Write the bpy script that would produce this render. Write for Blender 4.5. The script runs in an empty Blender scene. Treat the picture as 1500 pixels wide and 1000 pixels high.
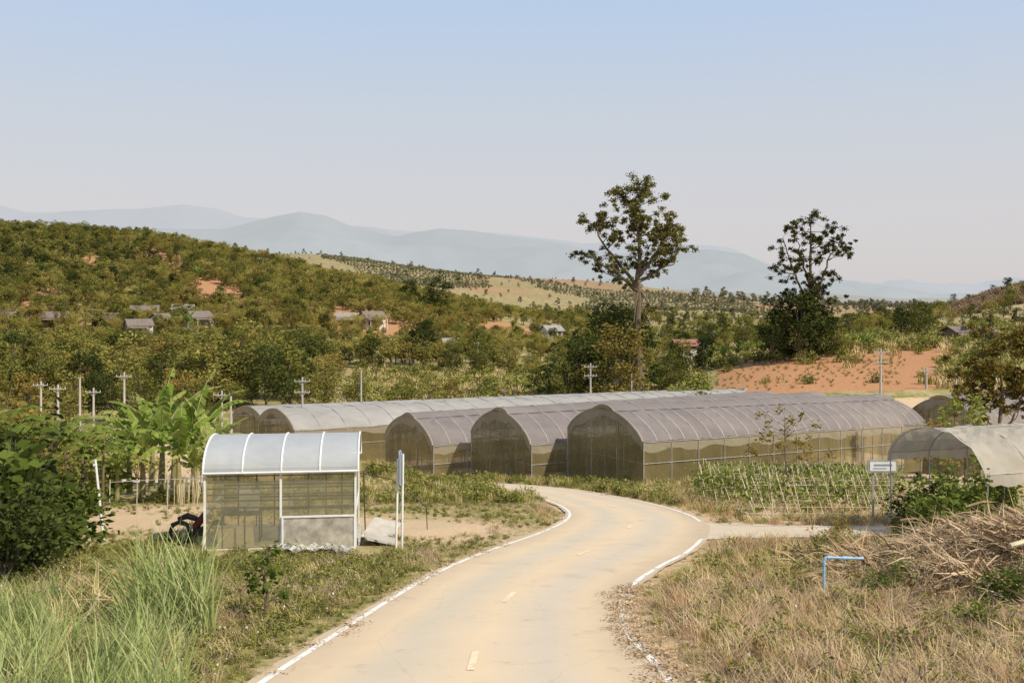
import bpy, math, numpy as np
from mathutils import Vector, Matrix
R=np.random.RandomState
scene=bpy.context.scene
# ------------------------------------------------------------------ helpers
class MB:
    def __init__(s): s.v=[];s.f=[];s.m=[];s.n=0
    def add(s,v,f,mat=0):
        v=np.asarray(v,dtype=float).reshape(-1,3)
        s.v.append(v)
        for q in f: s.f.append(tuple(int(i)+s.n for i in q)); s.m.append(mat)
        s.n+=len(v)
    def quads(s,V,mat=0):   # V (n,4,3)
        V=np.asarray(V); n=len(V)
        s.v.append(V.reshape(-1,3)); b=s.n+4*np.arange(n)
        s.f.extend(list(zip(b.tolist(),(b+1).tolist(),(b+2).tolist(),(b+3).tolist()))); s.m.extend([mat]*n); s.n+=4*n
    def grid(s,P,mat=0):    # P (a,b,3)
        a,b=P.shape[:2]; f=[]
        for i in range(a-1):
            for j in range(b-1): f.append((i*b+j,(i+1)*b+j,(i+1)*b+j+1,i*b+j+1))
        s.add(P.reshape(-1,3),f,mat)
    def box(s,c,d,mat=0,rz=0.0):
        x,y,z=[k/2 for k in d]; v=np.array([(-x,-y,-z),(x,-y,-z),(x,y,-z),(-x,y,-z),(-x,-y,z),(x,-y,z),(x,y,z),(-x,y,z)])
        cs,sn=math.cos(rz),math.sin(rz); v2=v.copy(); v2[:,0]=v[:,0]*cs-v[:,1]*sn; v2[:,1]=v[:,0]*sn+v[:,1]*cs
        s.add(v2+np.array(c),[(0,3,2,1),(4,5,6,7),(0,1,5,4),(1,2,6,5),(2,3,7,6),(3,0,4,7)],mat)
    def tube(s,P,r,mat=0,n=6):
        P=np.asarray(P,float); k=len(P); r=np.broadcast_to(np.asarray(r,float),(k,))
        T=np.gradient(P,axis=0); T/=np.linalg.norm(T,axis=1)[:,None]+1e-9
        ref=np.array([0.3,0.95,0.1]) if abs(T[0][2])>.7 else np.array([0.05,0.1,1.])
        A=np.cross(T,ref); A/=np.linalg.norm(A,axis=1)[:,None]+1e-9; B=np.cross(T,A)
        a=np.linspace(0,2*math.pi,n,endpoint=False)
        V=P[:,None]+r[:,None,None]*(A[:,None]*np.cos(a)[None,:,None]+B[:,None]*np.sin(a)[None,:,None])
        f=[(i*n+j,i*n+(j+1)%n,(i+1)*n+(j+1)%n,(i+1)*n+j) for i in range(k-1) for j in range(n)]
        f.append(tuple(range(n))[::-1]); f.append(tuple((k-1)*n+j for j in range(n)))
        s.add(V.reshape(-1,3),f,mat)
    def xform(s,M):
        V=np.concatenate(s.v); V=V@np.array(M.to_3x3()).T+np.array(M.translation); s.v=[V]
    def obj(s,name,mats,smooth=False,link=True,col=None):
        me=bpy.data.meshes.new(name); me.from_pydata(np.concatenate(s.v).tolist(),[],s.f)
        for m in mats: me.materials.append(m)
        me.polygons.foreach_set('material_index',s.m)
        if smooth: me.polygons.foreach_set('use_smooth',[True]*len(s.f))
        me.update(); o=bpy.data.objects.new(name,me)
        if link: scene.collection.objects.link(o)
        return o
def hermite(xs,Y,x):
    xs=np.asarray(xs,float);Y=np.asarray(Y,float);x=np.clip(x,xs[0],xs[-1])
    sl=(Y[1:]-Y[:-1])/(xs[1:]-xs[:-1]).reshape((-1,)+(1,)*(Y.ndim-1))
    m=np.zeros_like(Y); m[0]=sl[0];m[-1]=sl[-1];m[1:-1]=(sl[1:]+sl[:-1])/2
    i=np.clip(np.searchsorted(xs,x)-1,0,len(xs)-2); h=xs[i+1]-xs[i]; u=(x-xs[i])/h
    sh=(-1,)+(1,)*(Y.ndim-1); u=u.reshape(sh);h=h.reshape(sh)
    return (2*u**3-3*u**2+1)*Y[i]+(u**3-2*u**2+u)*h*m[i]+(-2*u**3+3*u**2)*Y[i+1]+(u**3-u**2)*h*m[i+1]
def sst(a,b,x): u=np.clip((x-a)/(b-a),0,1); return u*u*(3-2*u)
def wob(x,y,sc,seed=0):
    r=R(seed); o=0; a=1
    for k in range(5):
        for j in range(3):
            th=r.rand()*6.28; ph=r.rand()*6.28; f=(2**k)*(0.7+.6*r.rand())/sc
            o=o+a*np.sin((x*math.cos(th)+y*math.sin(th))*f+ph+1.3*np.sin((x*math.sin(th)-y*math.cos(th))*f*.7+ph))
        a*=.55
    return o/4
# ------------------------------------------------------------------ terrain height
PX=[-300,0,250,500,700,900,1100,1300,1500,1800]
T_=(np.array(PX)-750)/1500.
D_=np.array([90,130,180,260,340,420,600,850,1300,2500,6000.])
Z_=np.array([
[-2.3,-2.3,-2.3,-2.3,-2.4,-2.2,0.8,1.3,1.5,1.5],
[-2.5,-2.5,-2.5,-2.5,-2.5,-2.0,1.8,3.0,4.0,5.0],
[-2,-2,-2.5,-2.5,-2.5,-2.0,1.5,4.2,6.0,7],
[4,2,2,3,-1,-1,0,3,10,16],
[24,21,18,11,4,0,0,2,12.5,18],
[44,38.5,34,18.5,7,1,1,1,8,15],
[30,30,28,24,16,7,3,0,4,8],
[60,55,50,45,31,24,9,3,2,6],
[30,30,30,30,25,13,7,1,0,0],
[0,0,0,0,0,0,0,0,0,0],
[0,0,0,0,0,0,0,0,0,0.]])
td=np.linspace(-.7,.7,160); ld=np.linspace(math.log(90),math.log(6000),240)
TB=hermite(T_,Z_.T,td).T; TB=hermite(np.log(D_),TB,ld)
def table(x,y):
    t=np.clip(x/np.maximum(y,60),-.6999,.6999); l=np.clip(np.log(np.maximum(y,91)),ld[0],ld[-1]-1e-4)
    a=(t+.7)/1.4*159; b=(l-ld[0])/(ld[-1]-ld[0])*239
    i=a.astype(int);j=b.astype(int);i=np.minimum(i,158);j=np.minimum(j,238);u=a-i;v=b-j
    return TB[j,i]*(1-u)*(1-v)+TB[j,i+1]*u*(1-v)+TB[j+1,i]*(1-u)*v+TB[j+1,i+1]*u*v
RL=np.array([(-3.6,-15),(-3.8,-4),(-3.7,5),(-3.35,9.5),(-3.04,12.5),(-2.84,14),(-2.56,16),(-2.21,18.4),(-1.76,21.1),(-1.12,23.9),(-.35,26.5),(.8,30.1),(1.69,33.8),(2.04,37.3),(1.79,41.3),(.93,46.3),(-.7,51.6),(-3.2,54.8),(-7,56.3),(-13,57.5),(-25,58)])
RR=np.array([(1.4,-15),(1.3,-4),(1.6,5),(1.9,9.5),(1.95,12.5),(1.85,14.2),(1.79,15.6),(1.99,18.06),(2.52,20.4),(3.4,22.9),(4.4,25.4),(5.4,28.8),(6.1,32.6),(6.3,36.2),(5.85,40.8),(4.7,46.3),(2.6,52.8),(-1.0,57.6),(-6,60),(-12.5,61.5),(-25,62)])
ks=np.arange(len(RL)); kd=np.linspace(0,len(RL)-1,260)
RLd=hermite(ks,RL,kd); RRd=hermite(ks,RR,kd)
RC=(RLd+RRd)/2; RW=np.linalg.norm(RLd-RRd,axis=1)/2
BRn=np.array([(4.6,28.0),(6.0,28.6),(8.4,28.9),(11,29.3)]); BRf=np.array([(5.9,34.2),(7,32.7),(9.4,32.1),(11.6,32.0)])
BCc=hermite(np.arange(4),(BRn+BRf)/2,np.linspace(0,3,20)); BCw=np.linspace(2.4,1.4,20)
def roaddist(x,y):
    x=np.asarray(x,float);y=np.asarray(y,float); sh=x.shape; x=x.ravel();y=y.ravel(); out=np.full(x.shape,50.)
    near=np.where((y>-20)&(y<75)&(np.abs(x)<40))[0]
    C=np.concatenate([RC,BCc]);Wd=np.concatenate([RW,BCw])
    for k in range(0,len(near),20000):
        q=near[k:k+20000]
        out[q]=np.min(np.hypot(x[q][:,None]-C[:,0],y[q][:,None]-C[:,1])-Wd,axis=1)
    return out.reshape(sh)
def h(x,y,detail=True):
    x=np.asarray(x,float)*1.0;y=np.asarray(y,float)*1.0
    near=6.9-.125*np.minimum(y,100); near=np.maximum(near,-2.3)+0.25*np.exp(-((y-73.6)/5)**2)
    near=near+1.15*np.exp(-((x+7)/3.6)**2-((y-50)/3.2)**2)
    near=near+.9*np.exp(-((x-10.3)/2.2)**2-((y-20)/2.2)**2)
    far=table(x,y)
    z=near+(far-near)*sst(76,95,y)
    if detail:
        rd=roaddist(x,y); z=z+sst(.3,3,rd)*.07*wob(x,y,1.3,5)*(y<90)
        z=z+sst(100,300,y)*wob(x,y,30,8)*1.6
    return z
def hz(x,y): return float(h(np.array([x]),np.array([y]))[0])
# ------------------------------------------------------------------ materials
def newmat(name):
    m=bpy.data.materials.new(name); m.use_nodes=True; nt=m.node_tree; nt.nodes.clear()
    o=nt.nodes.new('ShaderNodeOutputMaterial'); return m,nt,o
def N(nt,t,**k):
    n=nt.nodes.new(t)
    for a,b in k.items():
        if a.startswith('_'): n.inputs[a[1:]].default_value=b
        else: setattr(n,a,b)
    return n
def mixc(nt,fac,a,b,bt='MIX'):
    n=nt.nodes.new('ShaderNodeMix'); n.data_type='RGBA'; n.blend_type=bt
    for k,val in ((0,fac),(6,a),(7,b)):
        if hasattr(val,'links'): nt.links.new(val,n.inputs[k])
        elif k==0: n.inputs[0].default_value=val
        else: n.inputs[k].default_value=(*val,1)
    return n.outputs[2]
def ramp(nt,fac,stops):
    n=nt.nodes.new('ShaderNodeValToRGB'); e=n.color_ramp.elements
    while len(e)<len(stops): e.new(.5)
    for k,(p,c) in enumerate(stops): e[k].position=p; e[k].color=(*c,1) if not isinstance(c,(int,float)) else (c,c,c,1)
    nt.links.new(fac,n.inputs[0]); return n.outputs[0]
def noise(nt,scale,detail=4,rough=.6,vec=None,coord=None):
    n=N(nt,'ShaderNodeTexNoise',_Scale=scale,_Detail=detail,_Roughness=rough)
    if vec is None:
        g=nt.nodes.new('ShaderNodeNewGeometry'); vec=g.outputs['Position']
    nt.links.new(vec,n.inputs['Vector']); return n.outputs['Fac']
def mathn(nt,op,a,b=None):
    n=N(nt,'ShaderNodeMath',operation=op)
    for k,v in enumerate((a,b)):
        if v is None: continue
        if hasattr(v,'links'): nt.links.new(v,n.inputs[k])
        else: n.inputs[k].default_value=v
    return n.outputs[0]
def simple(name,c,rough=.7,var=.25,scale=4,metal=0,bump=0,c2=None,transp=0,transl=0,spec=.5):
    m,nt,o=newmat(name); f=noise(nt,scale,5)
    c2=c2 or tuple(k*(1-var*1.6) for k in c)
    col=ramp(nt,f,[(.3,c2),(.65,c)])
    p=N(nt,'ShaderNodeBsdfPrincipled',_Roughness=rough,_Metallic=metal); nt.links.new(col,p.inputs['Base Color']); p.inputs['Specular IOR Level'].default_value=spec
    if bump:
        b=N(nt,'ShaderNodeBump',_Strength=bump,_Distance=.05); nt.links.new(noise(nt,scale*4,6),b.inputs['Height']); nt.links.new(b.outputs[0],p.inputs['Normal'])
    s=p.outputs[0]
    if transl:
        t=N(nt,'ShaderNodeBsdfTranslucent'); nt.links.new(col,t.inputs[0]); x=N(nt,'ShaderNodeMixShader'); x.inputs[0].default_value=transl
        nt.links.new(s,x.inputs[1]);nt.links.new(t.outputs[0],x.inputs[2]); s=x.outputs[0]
    if transp:
        t=N(nt,'ShaderNodeBsdfTransparent'); x=N(nt,'ShaderNodeMixShader')
        fac=ramp(nt,noise(nt,1.1,5),[(.3,transp*.7),(.7,min(1,transp*1.3))]); nt.links.new(fac,x.inputs[0])
        nt.links.new(s,x.inputs[1]);nt.links.new(t.outputs[0],x.inputs[2]); s=x.outputs[0]
    nt.links.new(s,o.inputs[0]); return m
def leafmat(name,dark,mid,light,transl=.35,patch=.06):
    m,nt,o=newmat(name); g=nt.nodes.new('ShaderNodeNewGeometry'); oi=nt.nodes.new('ShaderNodeObjectInfo')
    a=mathn(nt,'MULTIPLY',g.outputs['Random Per Island'],.36); b=mathn(nt,'MULTIPLY',oi.outputs['Random'],.46)
    c=mathn(nt,'MULTIPLY',noise(nt,patch,2),.4); s=mathn(nt,'ADD',mathn(nt,'ADD',a,b),c); s=mathn(nt,'SUBTRACT',s,.09)
    col=ramp(nt,s,[(.1,dark),(.5,mid),(.92,light)])
    d=N(nt,'ShaderNodeBsdfDiffuse'); nt.links.new(col,d.inputs[0])
    if transl:
        t=N(nt,'ShaderNodeBsdfTranslucent'); x=N(nt,'ShaderNodeMixShader'); x.inputs[0].default_value=transl
        nt.links.new(col,t.inputs[0]); nt.links.new(d.outputs[0],x.inputs[1]); nt.links.new(t.outputs[0],x.inputs[2]); nt.links.new(x.outputs[0],o.inputs[0])
    else: nt.links.new(d.outputs[0],o.inputs[0])
    return m
M={}
M['bark']=simple('bark',(.19,.14,.085),.9,.3,3,bump=.5)
M['lf_forest']=leafmat('foliage_forest',(.065,.078,.018),(.185,.18,.042),(.38,.32,.09),.2)
M['lf_yel']=leafmat('foliage_bamboo',(.15,.145,.028),(.34,.295,.065),(.52,.42,.13),.3)
M['lf_dark']=leafmat('foliage_dark',(.018,.028,.010),(.052,.068,.018),(.14,.15,.04),.2)
M['lf_brown']=leafmat('foliage_brownish',(.09,.072,.018),(.235,.18,.045),(.38,.28,.08),.25)
M['lf_hero']=leafmat('foliage_tall_tree',(.035,.038,.010),(.11,.105,.027),(.28,.235,.065),.25)
M['lf_far_hazed']=leafmat('foliage_distant_hazed',(.13,.135,.075),(.18,.175,.10),(.26,.235,.13),0)  # paler, greyer greens: distance haze painted into the leaf colour
M['lf_bush']=leafmat('foliage_shrub',(.045,.07,.014),(.14,.18,.035),(.34,.35,.09),.3)
M['banana']=leafmat('banana_leaf',(.07,.12,.018),(.19,.27,.04),(.42,.44,.13),.35)
M['bananastem']=simple('banana_stem',(.30,.26,.10),.7)
M['grass']=leafmat('grass_blades',(.15,.165,.035),(.30,.285,.07),(.50,.42,.16),.3,.4)
M['dry']=leafmat('dry_grass_blades',(.34,.25,.10),(.55,.42,.20),(.72,.60,.34),0,.4)
M['reed']=leafmat('reed_blades',(.16,.22,.06),(.34,.39,.13),(.62,.61,.33),.35,.5)
M['weed']=leafmat('weed_leaves',(.09,.11,.022),(.21,.215,.045),(.39,.35,.11),.15,.5)
M['straw']=leafmat('dead_straw',(.22,.145,.08),(.42,.30,.175),(.62,.47,.31),0,.5)
M['flower']=simple('white_petals',(.7,.68,.6))
M['redgrass']=leafmat('reddish_grass',(.30,.15,.08),(.48,.27,.14),(.60,.40,.23),0,.5)
M['hillscrub']=leafmat('hill_scrub_foliage',(.20,.13,.09),(.31,.21,.13),(.42,.31,.18),0,.05)
M['bamboo']=simple('bamboo_stake',(.62,.52,.33),.7,.2)
M['white']=simple('white_paint',(.78,.78,.76),.5,.08,6)
M['conc']=simple('concrete',(.52,.47,.40),.9,.15,3,bump=.3)
M['polec']=simple('pole_concrete',(.46,.43,.38),.9,.12,3)
M['metal']=simple('galvanised_pipe',(.45,.43,.39),.5,.2,5,metal=.2)
M['bluepipe']=simple('pale_blue_pvc',(.34,.54,.72),.5,.2,9)
M['bluegrey']=simple('blue_grey_board',(.26,.31,.36),.5,.1,9)
def netmat(name,c,c2,tr,stretch,sc,transl=.15):
    m,nt,o=newmat(name); g=nt.nodes.new('ShaderNodeNewGeometry'); mp=N(nt,'ShaderNodeVectorMath',operation='MULTIPLY'); mp.inputs[1].default_value=stretch; nt.links.new(g.outputs['Position'],mp.inputs[0])
    f=noise(nt,sc,6,.65,mp.outputs[0]); f2=noise(nt,.35,4); ff=mathn(nt,'ADD',mathn(nt,'MULTIPLY',f,.6),mathn(nt,'MULTIPLY',f2,.4))
    col=ramp(nt,ff,[(.36,c2),(.62,c)]); d=N(nt,'ShaderNodeBsdfDiffuse'); nt.links.new(col,d.inputs[0]); tl=N(nt,'ShaderNodeBsdfTranslucent'); nt.links.new(col,tl.inputs[0])
    x0=N(nt,'ShaderNodeMixShader'); x0.inputs[0].default_value=transl; nt.links.new(d.outputs[0],x0.inputs[1]); nt.links.new(tl.outputs[0],x0.inputs[2])
    if tr:
        t=N(nt,'ShaderNodeBsdfTransparent'); x=N(nt,'ShaderNodeMixShader'); nt.links.new(ramp(nt,f,[(.35,tr*.7),(.65,tr*1.35)]),x.inputs[0])
        nt.links.new(x0.outputs[0],x.inputs[1]); nt.links.new(t.outputs[0],x.inputs[2]); x0=x
    nt.links.new(x0.outputs[0],o.inputs[0]); return m
M['roofnet']=netmat('shade_net_roof',(.32,.28,.262),(.225,.195,.185),.16,(.5,1,1),1.0)
M['roofpl']=netmat('greenhouse_plastic_roof',(.43,.405,.37),(.33,.31,.285),0,(.5,1,1),.6)
M['sidenet']=netmat('insect_net_wall',(.38,.31,.15),(.18,.145,.065),.40,(1,1,.25),1.6,.25)
M['flap']=netmat('plastic_flap',(.52,.46,.34),(.37,.31,.21),.22,(1,1,1),2.2,.3)
M['canopy']=netmat('canopy_plastic',(.60,.54,.45),(.44,.39,.32),.10,(1,1,1),2,.3)
M['tire']=simple('black_rubber',(.03,.03,.03)); M['redp']=simple('red_paint',(.16,.03,.02),.5)
M['tarp']=simple('grey_tarp',(.54,.50,.44),.6,.3,3,bump=.4)
M['hwall']=simple('house_wall',(.72,.64,.54),.9,.1,1); M['hroof']=simple('tile_roof_brown',(.22,.17,.14),.8,.25,2); M['hroof2']=simple('tin_roof_grey',(.38,.34,.30),.9,.3,2,spec=.1)
M['hroofr']=simple('red_roof',(.36,.15,.12),.8); M['hwin']=simple('window_dark',(.05,.05,.06),.3); M['hwood']=simple('wood_wall',(.26,.18,.11),.9)
# ground
m,nt,o=newmat('ground'); M['ground']=m
at=N(nt,'ShaderNodeVertexColor',layer_name='zone'); sp=nt.nodes.new('ShaderNodeSeparateColor'); nt.links.new(at.outputs[0],sp.inputs[0])
nA=noise(nt,.35,8,.65); nB=noise(nt,3.0,8,.7); nC=noise(nt,14,5,.7); nD=noise(nt,.03,6,.6)
gr=ramp(nt,nB,[(.3,(.12,.12,.03)),(.55,(.23,.215,.055)),(.75,(.40,.32,.13))])
dr=ramp(nt,nB,[(.3,(.28,.21,.10)),(.6,(.48,.37,.19)),(.8,(.62,.50,.30))])
f=ramp(nt,mathn(nt,'ADD',nA,mathn(nt,'MULTIPLY',mathn(nt,'SUBTRACT',sp.outputs['Blue'],.5),.7)),[(.40,0.),(.58,1.)])
c=mixc(nt,f,gr,dr)
soil=ramp(nt,nC,[(.3,(.44,.31,.18)),(.7,(.66,.49,.31))])
fs=ramp(nt,mathn(nt,'ADD',mathn(nt,'MULTIPLY',nB,.6),mathn(nt,'MULTIPLY',sp.outputs['Red'],.75)),[(.52,0.),(.72,1.)])
c=mixc(nt,fs,c,soil)
org=ramp(nt,nB,[(.3,(.34,.155,.065)),(.7,(.54,.29,.15))])
fo=ramp(nt,mathn(nt,'ADD',mathn(nt,'MULTIPLY',mathn(nt,'ADD',mathn(nt,'MULTIPLY',nD,.35),mathn(nt,'MULTIPLY',nA,.65)),.7),mathn(nt,'MULTIPLY',sp.outputs['Green'],.75)),[(.55,0.),(.72,1.)])
c=mixc(nt,fo,c,org)
haze_tint=mathn(nt,'MULTIPLY',at.outputs['Alpha'],.85)  # distance haze baked into ground colour, together with the brown hill tone
c=mixc(nt,haze_tint,c,ramp(nt,noise(nt,.012,7,.7),[(.35,(.175,.155,.105)),(.5,(.25,.19,.135)),(.65,(.31,.215,.155))]))
p=N(nt,'ShaderNodeBsdfPrincipled',_Roughness=1.0); p.inputs['Specular IOR Level'].default_value=.1; nt.links.new(c,p.inputs['Base Color'])
b=N(nt,'ShaderNodeBump',_Strength=.5,_Distance=.08); nt.links.new(nB,b.inputs['Height']); nt.links.new(b.outputs[0],p.inputs['Normal']); nt.links.new(p.outputs[0],o.inputs[0])
# road
m,nt,o=newmat('road_concrete'); M['road']=m
at=N(nt,'ShaderNodeVertexColor',layer_name='lane'); sp=nt.nodes.new('ShaderNodeSeparateColor'); nt.links.new(at.outputs[0],sp.inputs[0])
a=ramp(nt,noise(nt,.5,8,.7),[(.3,(.50,.41,.29)),(.7,(.67,.545,.39))])
fine=ramp(nt,noise(nt,40,3,.7),[(.25,.78),(.7,1.06)])
c=mixc(nt,1.0,a,fine,'MULTIPLY')
jit=mathn(nt,'ADD',sp.outputs['Red'],mathn(nt,'MULTIPLY',mathn(nt,'SUBTRACT',noise(nt,.6,4),.5),.12))
tr=ramp(nt,jit,[(0.,(.52,.385,.24)),(.16,(.69,.51,.31)),(.30,(.55,.47,.35)),(.5,(.72,.53,.32)),(.70,(.56,.47,.36)),(.84,(.67,.50,.30)),(1.,(.48,.35,.22))])
c=mixc(nt,.66,c,tr)
vc=N(nt,'ShaderNodeTexVoronoi',feature='DISTANCE_TO_EDGE',_Scale=.28); g=nt.nodes.new('ShaderNodeNewGeometry')
nv=N(nt,'ShaderNodeTexNoise',_Scale=1.2,_Detail=5); nt.links.new(g.outputs['Position'],nv.inputs['Vector'])
vv=mixc(nt,.3,(0,0,0),nv.outputs['Color'],'ADD'); va=N(nt,'ShaderNodeVectorMath',operation='ADD'); nt.links.new(g.outputs['Position'],va.inputs[0]); nt.links.new(vv,va.inputs[1]); nt.links.new(va.outputs[0],vc.inputs['Vector'])
cr=ramp(nt,vc.outputs['Distance'],[(0.,.90),(.004,1.)]); c=mixc(nt,1.0,c,cr,'MULTIPLY')
st=ramp(nt,noise(nt,1.7,7,.75),[(.30,.72),(.44,1.)]); c=mixc(nt,.8,c,st,'MULTIPLY')
p=N(nt,'ShaderNodeBsdfPrincipled',_Roughness=.9); nt.links.new(c,p.inputs['Base Color']); nt.links.new(p.outputs[0],o.inputs[0])
def paint(name,c,lo=.54,hi=.62):
    m,nt,o=newmat(name); d=N(nt,'ShaderNodeBsdfPrincipled',_Roughness=.8); nt.links.new(ramp(nt,noise(nt,6,6,.7),[(.3,tuple(k*.8 for k in c)),(.6,c)]),d.inputs['Base Color'])
    t=N(nt,'ShaderNodeBsdfTransparent'); x=N(nt,'ShaderNodeMixShader'); nt.links.new(ramp(nt,noise(nt,3.5,8,.75),[(lo,0.),(hi,.85)]),x.inputs[0])
    nt.links.new(d.outputs[0],x.inputs[1]); nt.links.new(t.outputs[0],x.inputs[2]); nt.links.new(x.outputs[0],o.inputs[0]); return m
M['line']=paint('worn_white_line',(.84,.80,.72),.53,.64); M['dash']=paint('worn_centre_dash',(.80,.66,.42),.55,.75)
def painted_haze_mat(name,diff,em):  # air haze painted in: constant emission added over the diffuse slope colour
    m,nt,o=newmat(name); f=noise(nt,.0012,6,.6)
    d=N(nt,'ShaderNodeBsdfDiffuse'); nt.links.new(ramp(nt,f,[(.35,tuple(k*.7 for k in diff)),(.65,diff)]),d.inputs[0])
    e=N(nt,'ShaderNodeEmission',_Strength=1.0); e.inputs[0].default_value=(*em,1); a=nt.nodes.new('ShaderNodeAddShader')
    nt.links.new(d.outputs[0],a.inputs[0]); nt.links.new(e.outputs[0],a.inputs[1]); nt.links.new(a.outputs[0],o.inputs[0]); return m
# ------------------------------------------------------------------ ground sheet
ys=np.concatenate([np.arange(-25,80,.5),80*1.0195**np.arange(0,200),[5000,7000,10000,16000]])
ts=np.linspace(-1,1,250); ts=np.sign(ts)*(.7*np.abs(ts)+.5*np.abs(ts)**3)
wy=np.maximum(ys,38.)
X=ts[None,:]*wy[:,None]; Y=np.repeat(ys[:,None],len(ts),1); Zg=h(X,Y)
mb=MB(); mb.grid(np.stack([X,Y,Zg],-1))
ground=mb.obj('ground',[M['ground']],smooth=True)
ground.data.flip_normals()
PXg=X/np.maximum(Y,1)*1500+750
def blob(x,y,cx,cy,rx,ry): return np.exp(-((x-cx)/rx)**2-((y-cy)/ry)**2)
rd=roaddist(X,Y)
red=np.zeros_like(X)+.12*(Y<70)
red+=.5*np.exp(-np.maximum(rd,0)/.35)*(Y<75)
red+=.9*blob(X,Y,-2.2,31,2.2,3)+.9*blob(X,Y,-5.2,33,3,2.5)+1.0*blob(X,Y,-13.5,34,3.6,7)+.6*blob(X,Y,-7.5,24.5,3,1.6)
red+=.8*blob(X,Y,9,35,3.5,2.5)+.7*blob(X,Y,9.5,26,2,1)+.8*blob(X,Y,11,44,5,9)+.7*sst(58,66,Y)*(Y<92)
red+=.6*blob(X,Y,3.3,15,1.0,3)
grn=np.zeros_like(X)
def pz(px,d,rp,rdp,a=1.0): return a*blob(PXg,Y,px,d,rp,rdp)
SOIL=[(305,320,36,24,1.1),(350,300,26,14,1.),(520,276,48,20,1.2),(255,285,22,12,1.),(590,268,40,12,1.),(150,262,70,8,.5),(720,300,60,14,.8),(225,372,36,16,.9),(640,300,30,12,.9),(480,300,26,10,.8),(60,300,30,12,.7),(130,350,26,12,.8)]
for q in SOIL: grn+=pz(*q)
grn+=1.05*sst(1030,1080,PXg)*sst(1430,1340,PXg)*sst(94,98,Y)*sst(160,134,Y)
grn+=(.30+.30*wob(X,Y,60,3))*sst(480,620,Y)*sst(560,720,PXg)
grn+=.2*sst(200,230,Y)*sst(450,400,Y)
blue=.5+.0*X; blue+=.34*(X>2)*(Y<60)-.08*((X<0)&(Y<25))+.45*sst(100,110,Y)*sst(190,170,Y)*sst(520,560,PXg)*sst(900,850,PXg)
blue+=.3*sst(1350,1420,PXg)*sst(150,250,Y)-.15*sst(190,230,Y)*sst(470,430,Y)*sst(750,700,PXg)
haze_amt=sst(150,2200,Y)**.5  # amount of painted haze tint, growing with distance
ca=ground.data.color_attributes.new('zone','FLOAT_COLOR','POINT')
ca.data.foreach_set('color',np.clip(np.stack([red,grn,blue,haze_amt],-1),0,1.5).astype(np.float32).ravel())
# ------------------------------------------------------------------ road
nw=14; U=np.linspace(0,1,nw); kd2=np.linspace(0,len(RL)-1,300); L2=hermite(ks,RL,kd2);R2=hermite(ks,RR,kd2)
P=L2[:,None]*(1-U[None,:,None])+R2[:,None]*U[None,:,None]; P=P+0
edgej=.06*wob(kd2*3,kd2*0,.5,3); P[:,0,0]-=.12+edgej*1.0; P[:,-1,0]+=.12+edgej
z=h(P[...,0],P[...,1],False)+.045
mb=MB(); mb.grid(np.concatenate([P,z[...,None]],-1)); road=mb.obj('road',[M['road']],True)
la=road.data.color_attributes.new('lane','FLOAT_COLOR','POINT'); UU=np.repeat(U[None],300,0)
la.data.foreach_set('color',np.stack([UU,UU,UU,UU*0+1],-1).astype(np.float32).ravel())
kb=np.linspace(0,3,24); bn=hermite(np.arange(4),BRn,kb); bf=hermite(np.arange(4),BRf,kb)
Pb=bn[:,None]*(1-U[None,:,None])+bf[:,None]*U[None,:,None]; z=h(Pb[...,0],Pb[...,1],False)+.035
mb=MB(); mb.grid(np.concatenate([Pb,z[...,None]],-1)); br=mb.obj('side_road',[M['road']],True)
la=br.data.color_attributes.new('lane','FLOAT_COLOR','POINT'); la.data.foreach_set('color',np.full(24*nw*4,.25,np.float32))
def line(mb,P,w,dz,mat=0):
    T=np.gradient(P,axis=0); T/=np.linalg.norm(T,axis=1)[:,None]; Nn=np.stack([-T[:,1],T[:,0]],-1)*w/2
    G=np.stack([P-Nn,P+Nn],1); z=h(G[...,0],G[...,1],False)+dz; mb.grid(np.concatenate([G,z[...,None]],-1),mat)
mb=MB(); off=.05
dirv=(R2-L2)/np.linalg.norm(R2-L2,axis=1)[:,None]
line(mb,L2+dirv*off,.10,.052); Rl=R2-dirv*off
s1=Rl[:,1]<28.4; line(mb,Rl[s1],.11,.052); s2=(Rl[:,1]>33.3)|(Rl[:,0]<0); line(mb,Rl[s2],.11,.052)
line(mb,np.concatenate([Rl[s1][-1:],bn[8:]+[0,.1]]),.12,.053)
line(mb,bf[6:]-[0,.1],.10,.052)
mb.obj('road_edge_lines',[M['line']])
mb=MB(); Cn=(L2+R2)/2; cum=np.concatenate([[0],np.cumsum(np.linalg.norm(np.diff(Cn,axis=0),axis=1))])
def at_s(s): return np.stack([np.interp(s,cum,Cn[:,0]),np.interp(s,cum,Cn[:,1])],-1)
for yv in (3.5,8.5,13.5,18.6,25.2,32,40.4,48):
    s0=np.interp(yv,Cn[:230,1],cum[:230]); line(mb,at_s(np.linspace(s0-.55,s0+.55,5)),.10,.053)
mb.obj('road_centre_dashes',[M['dash']])
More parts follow.
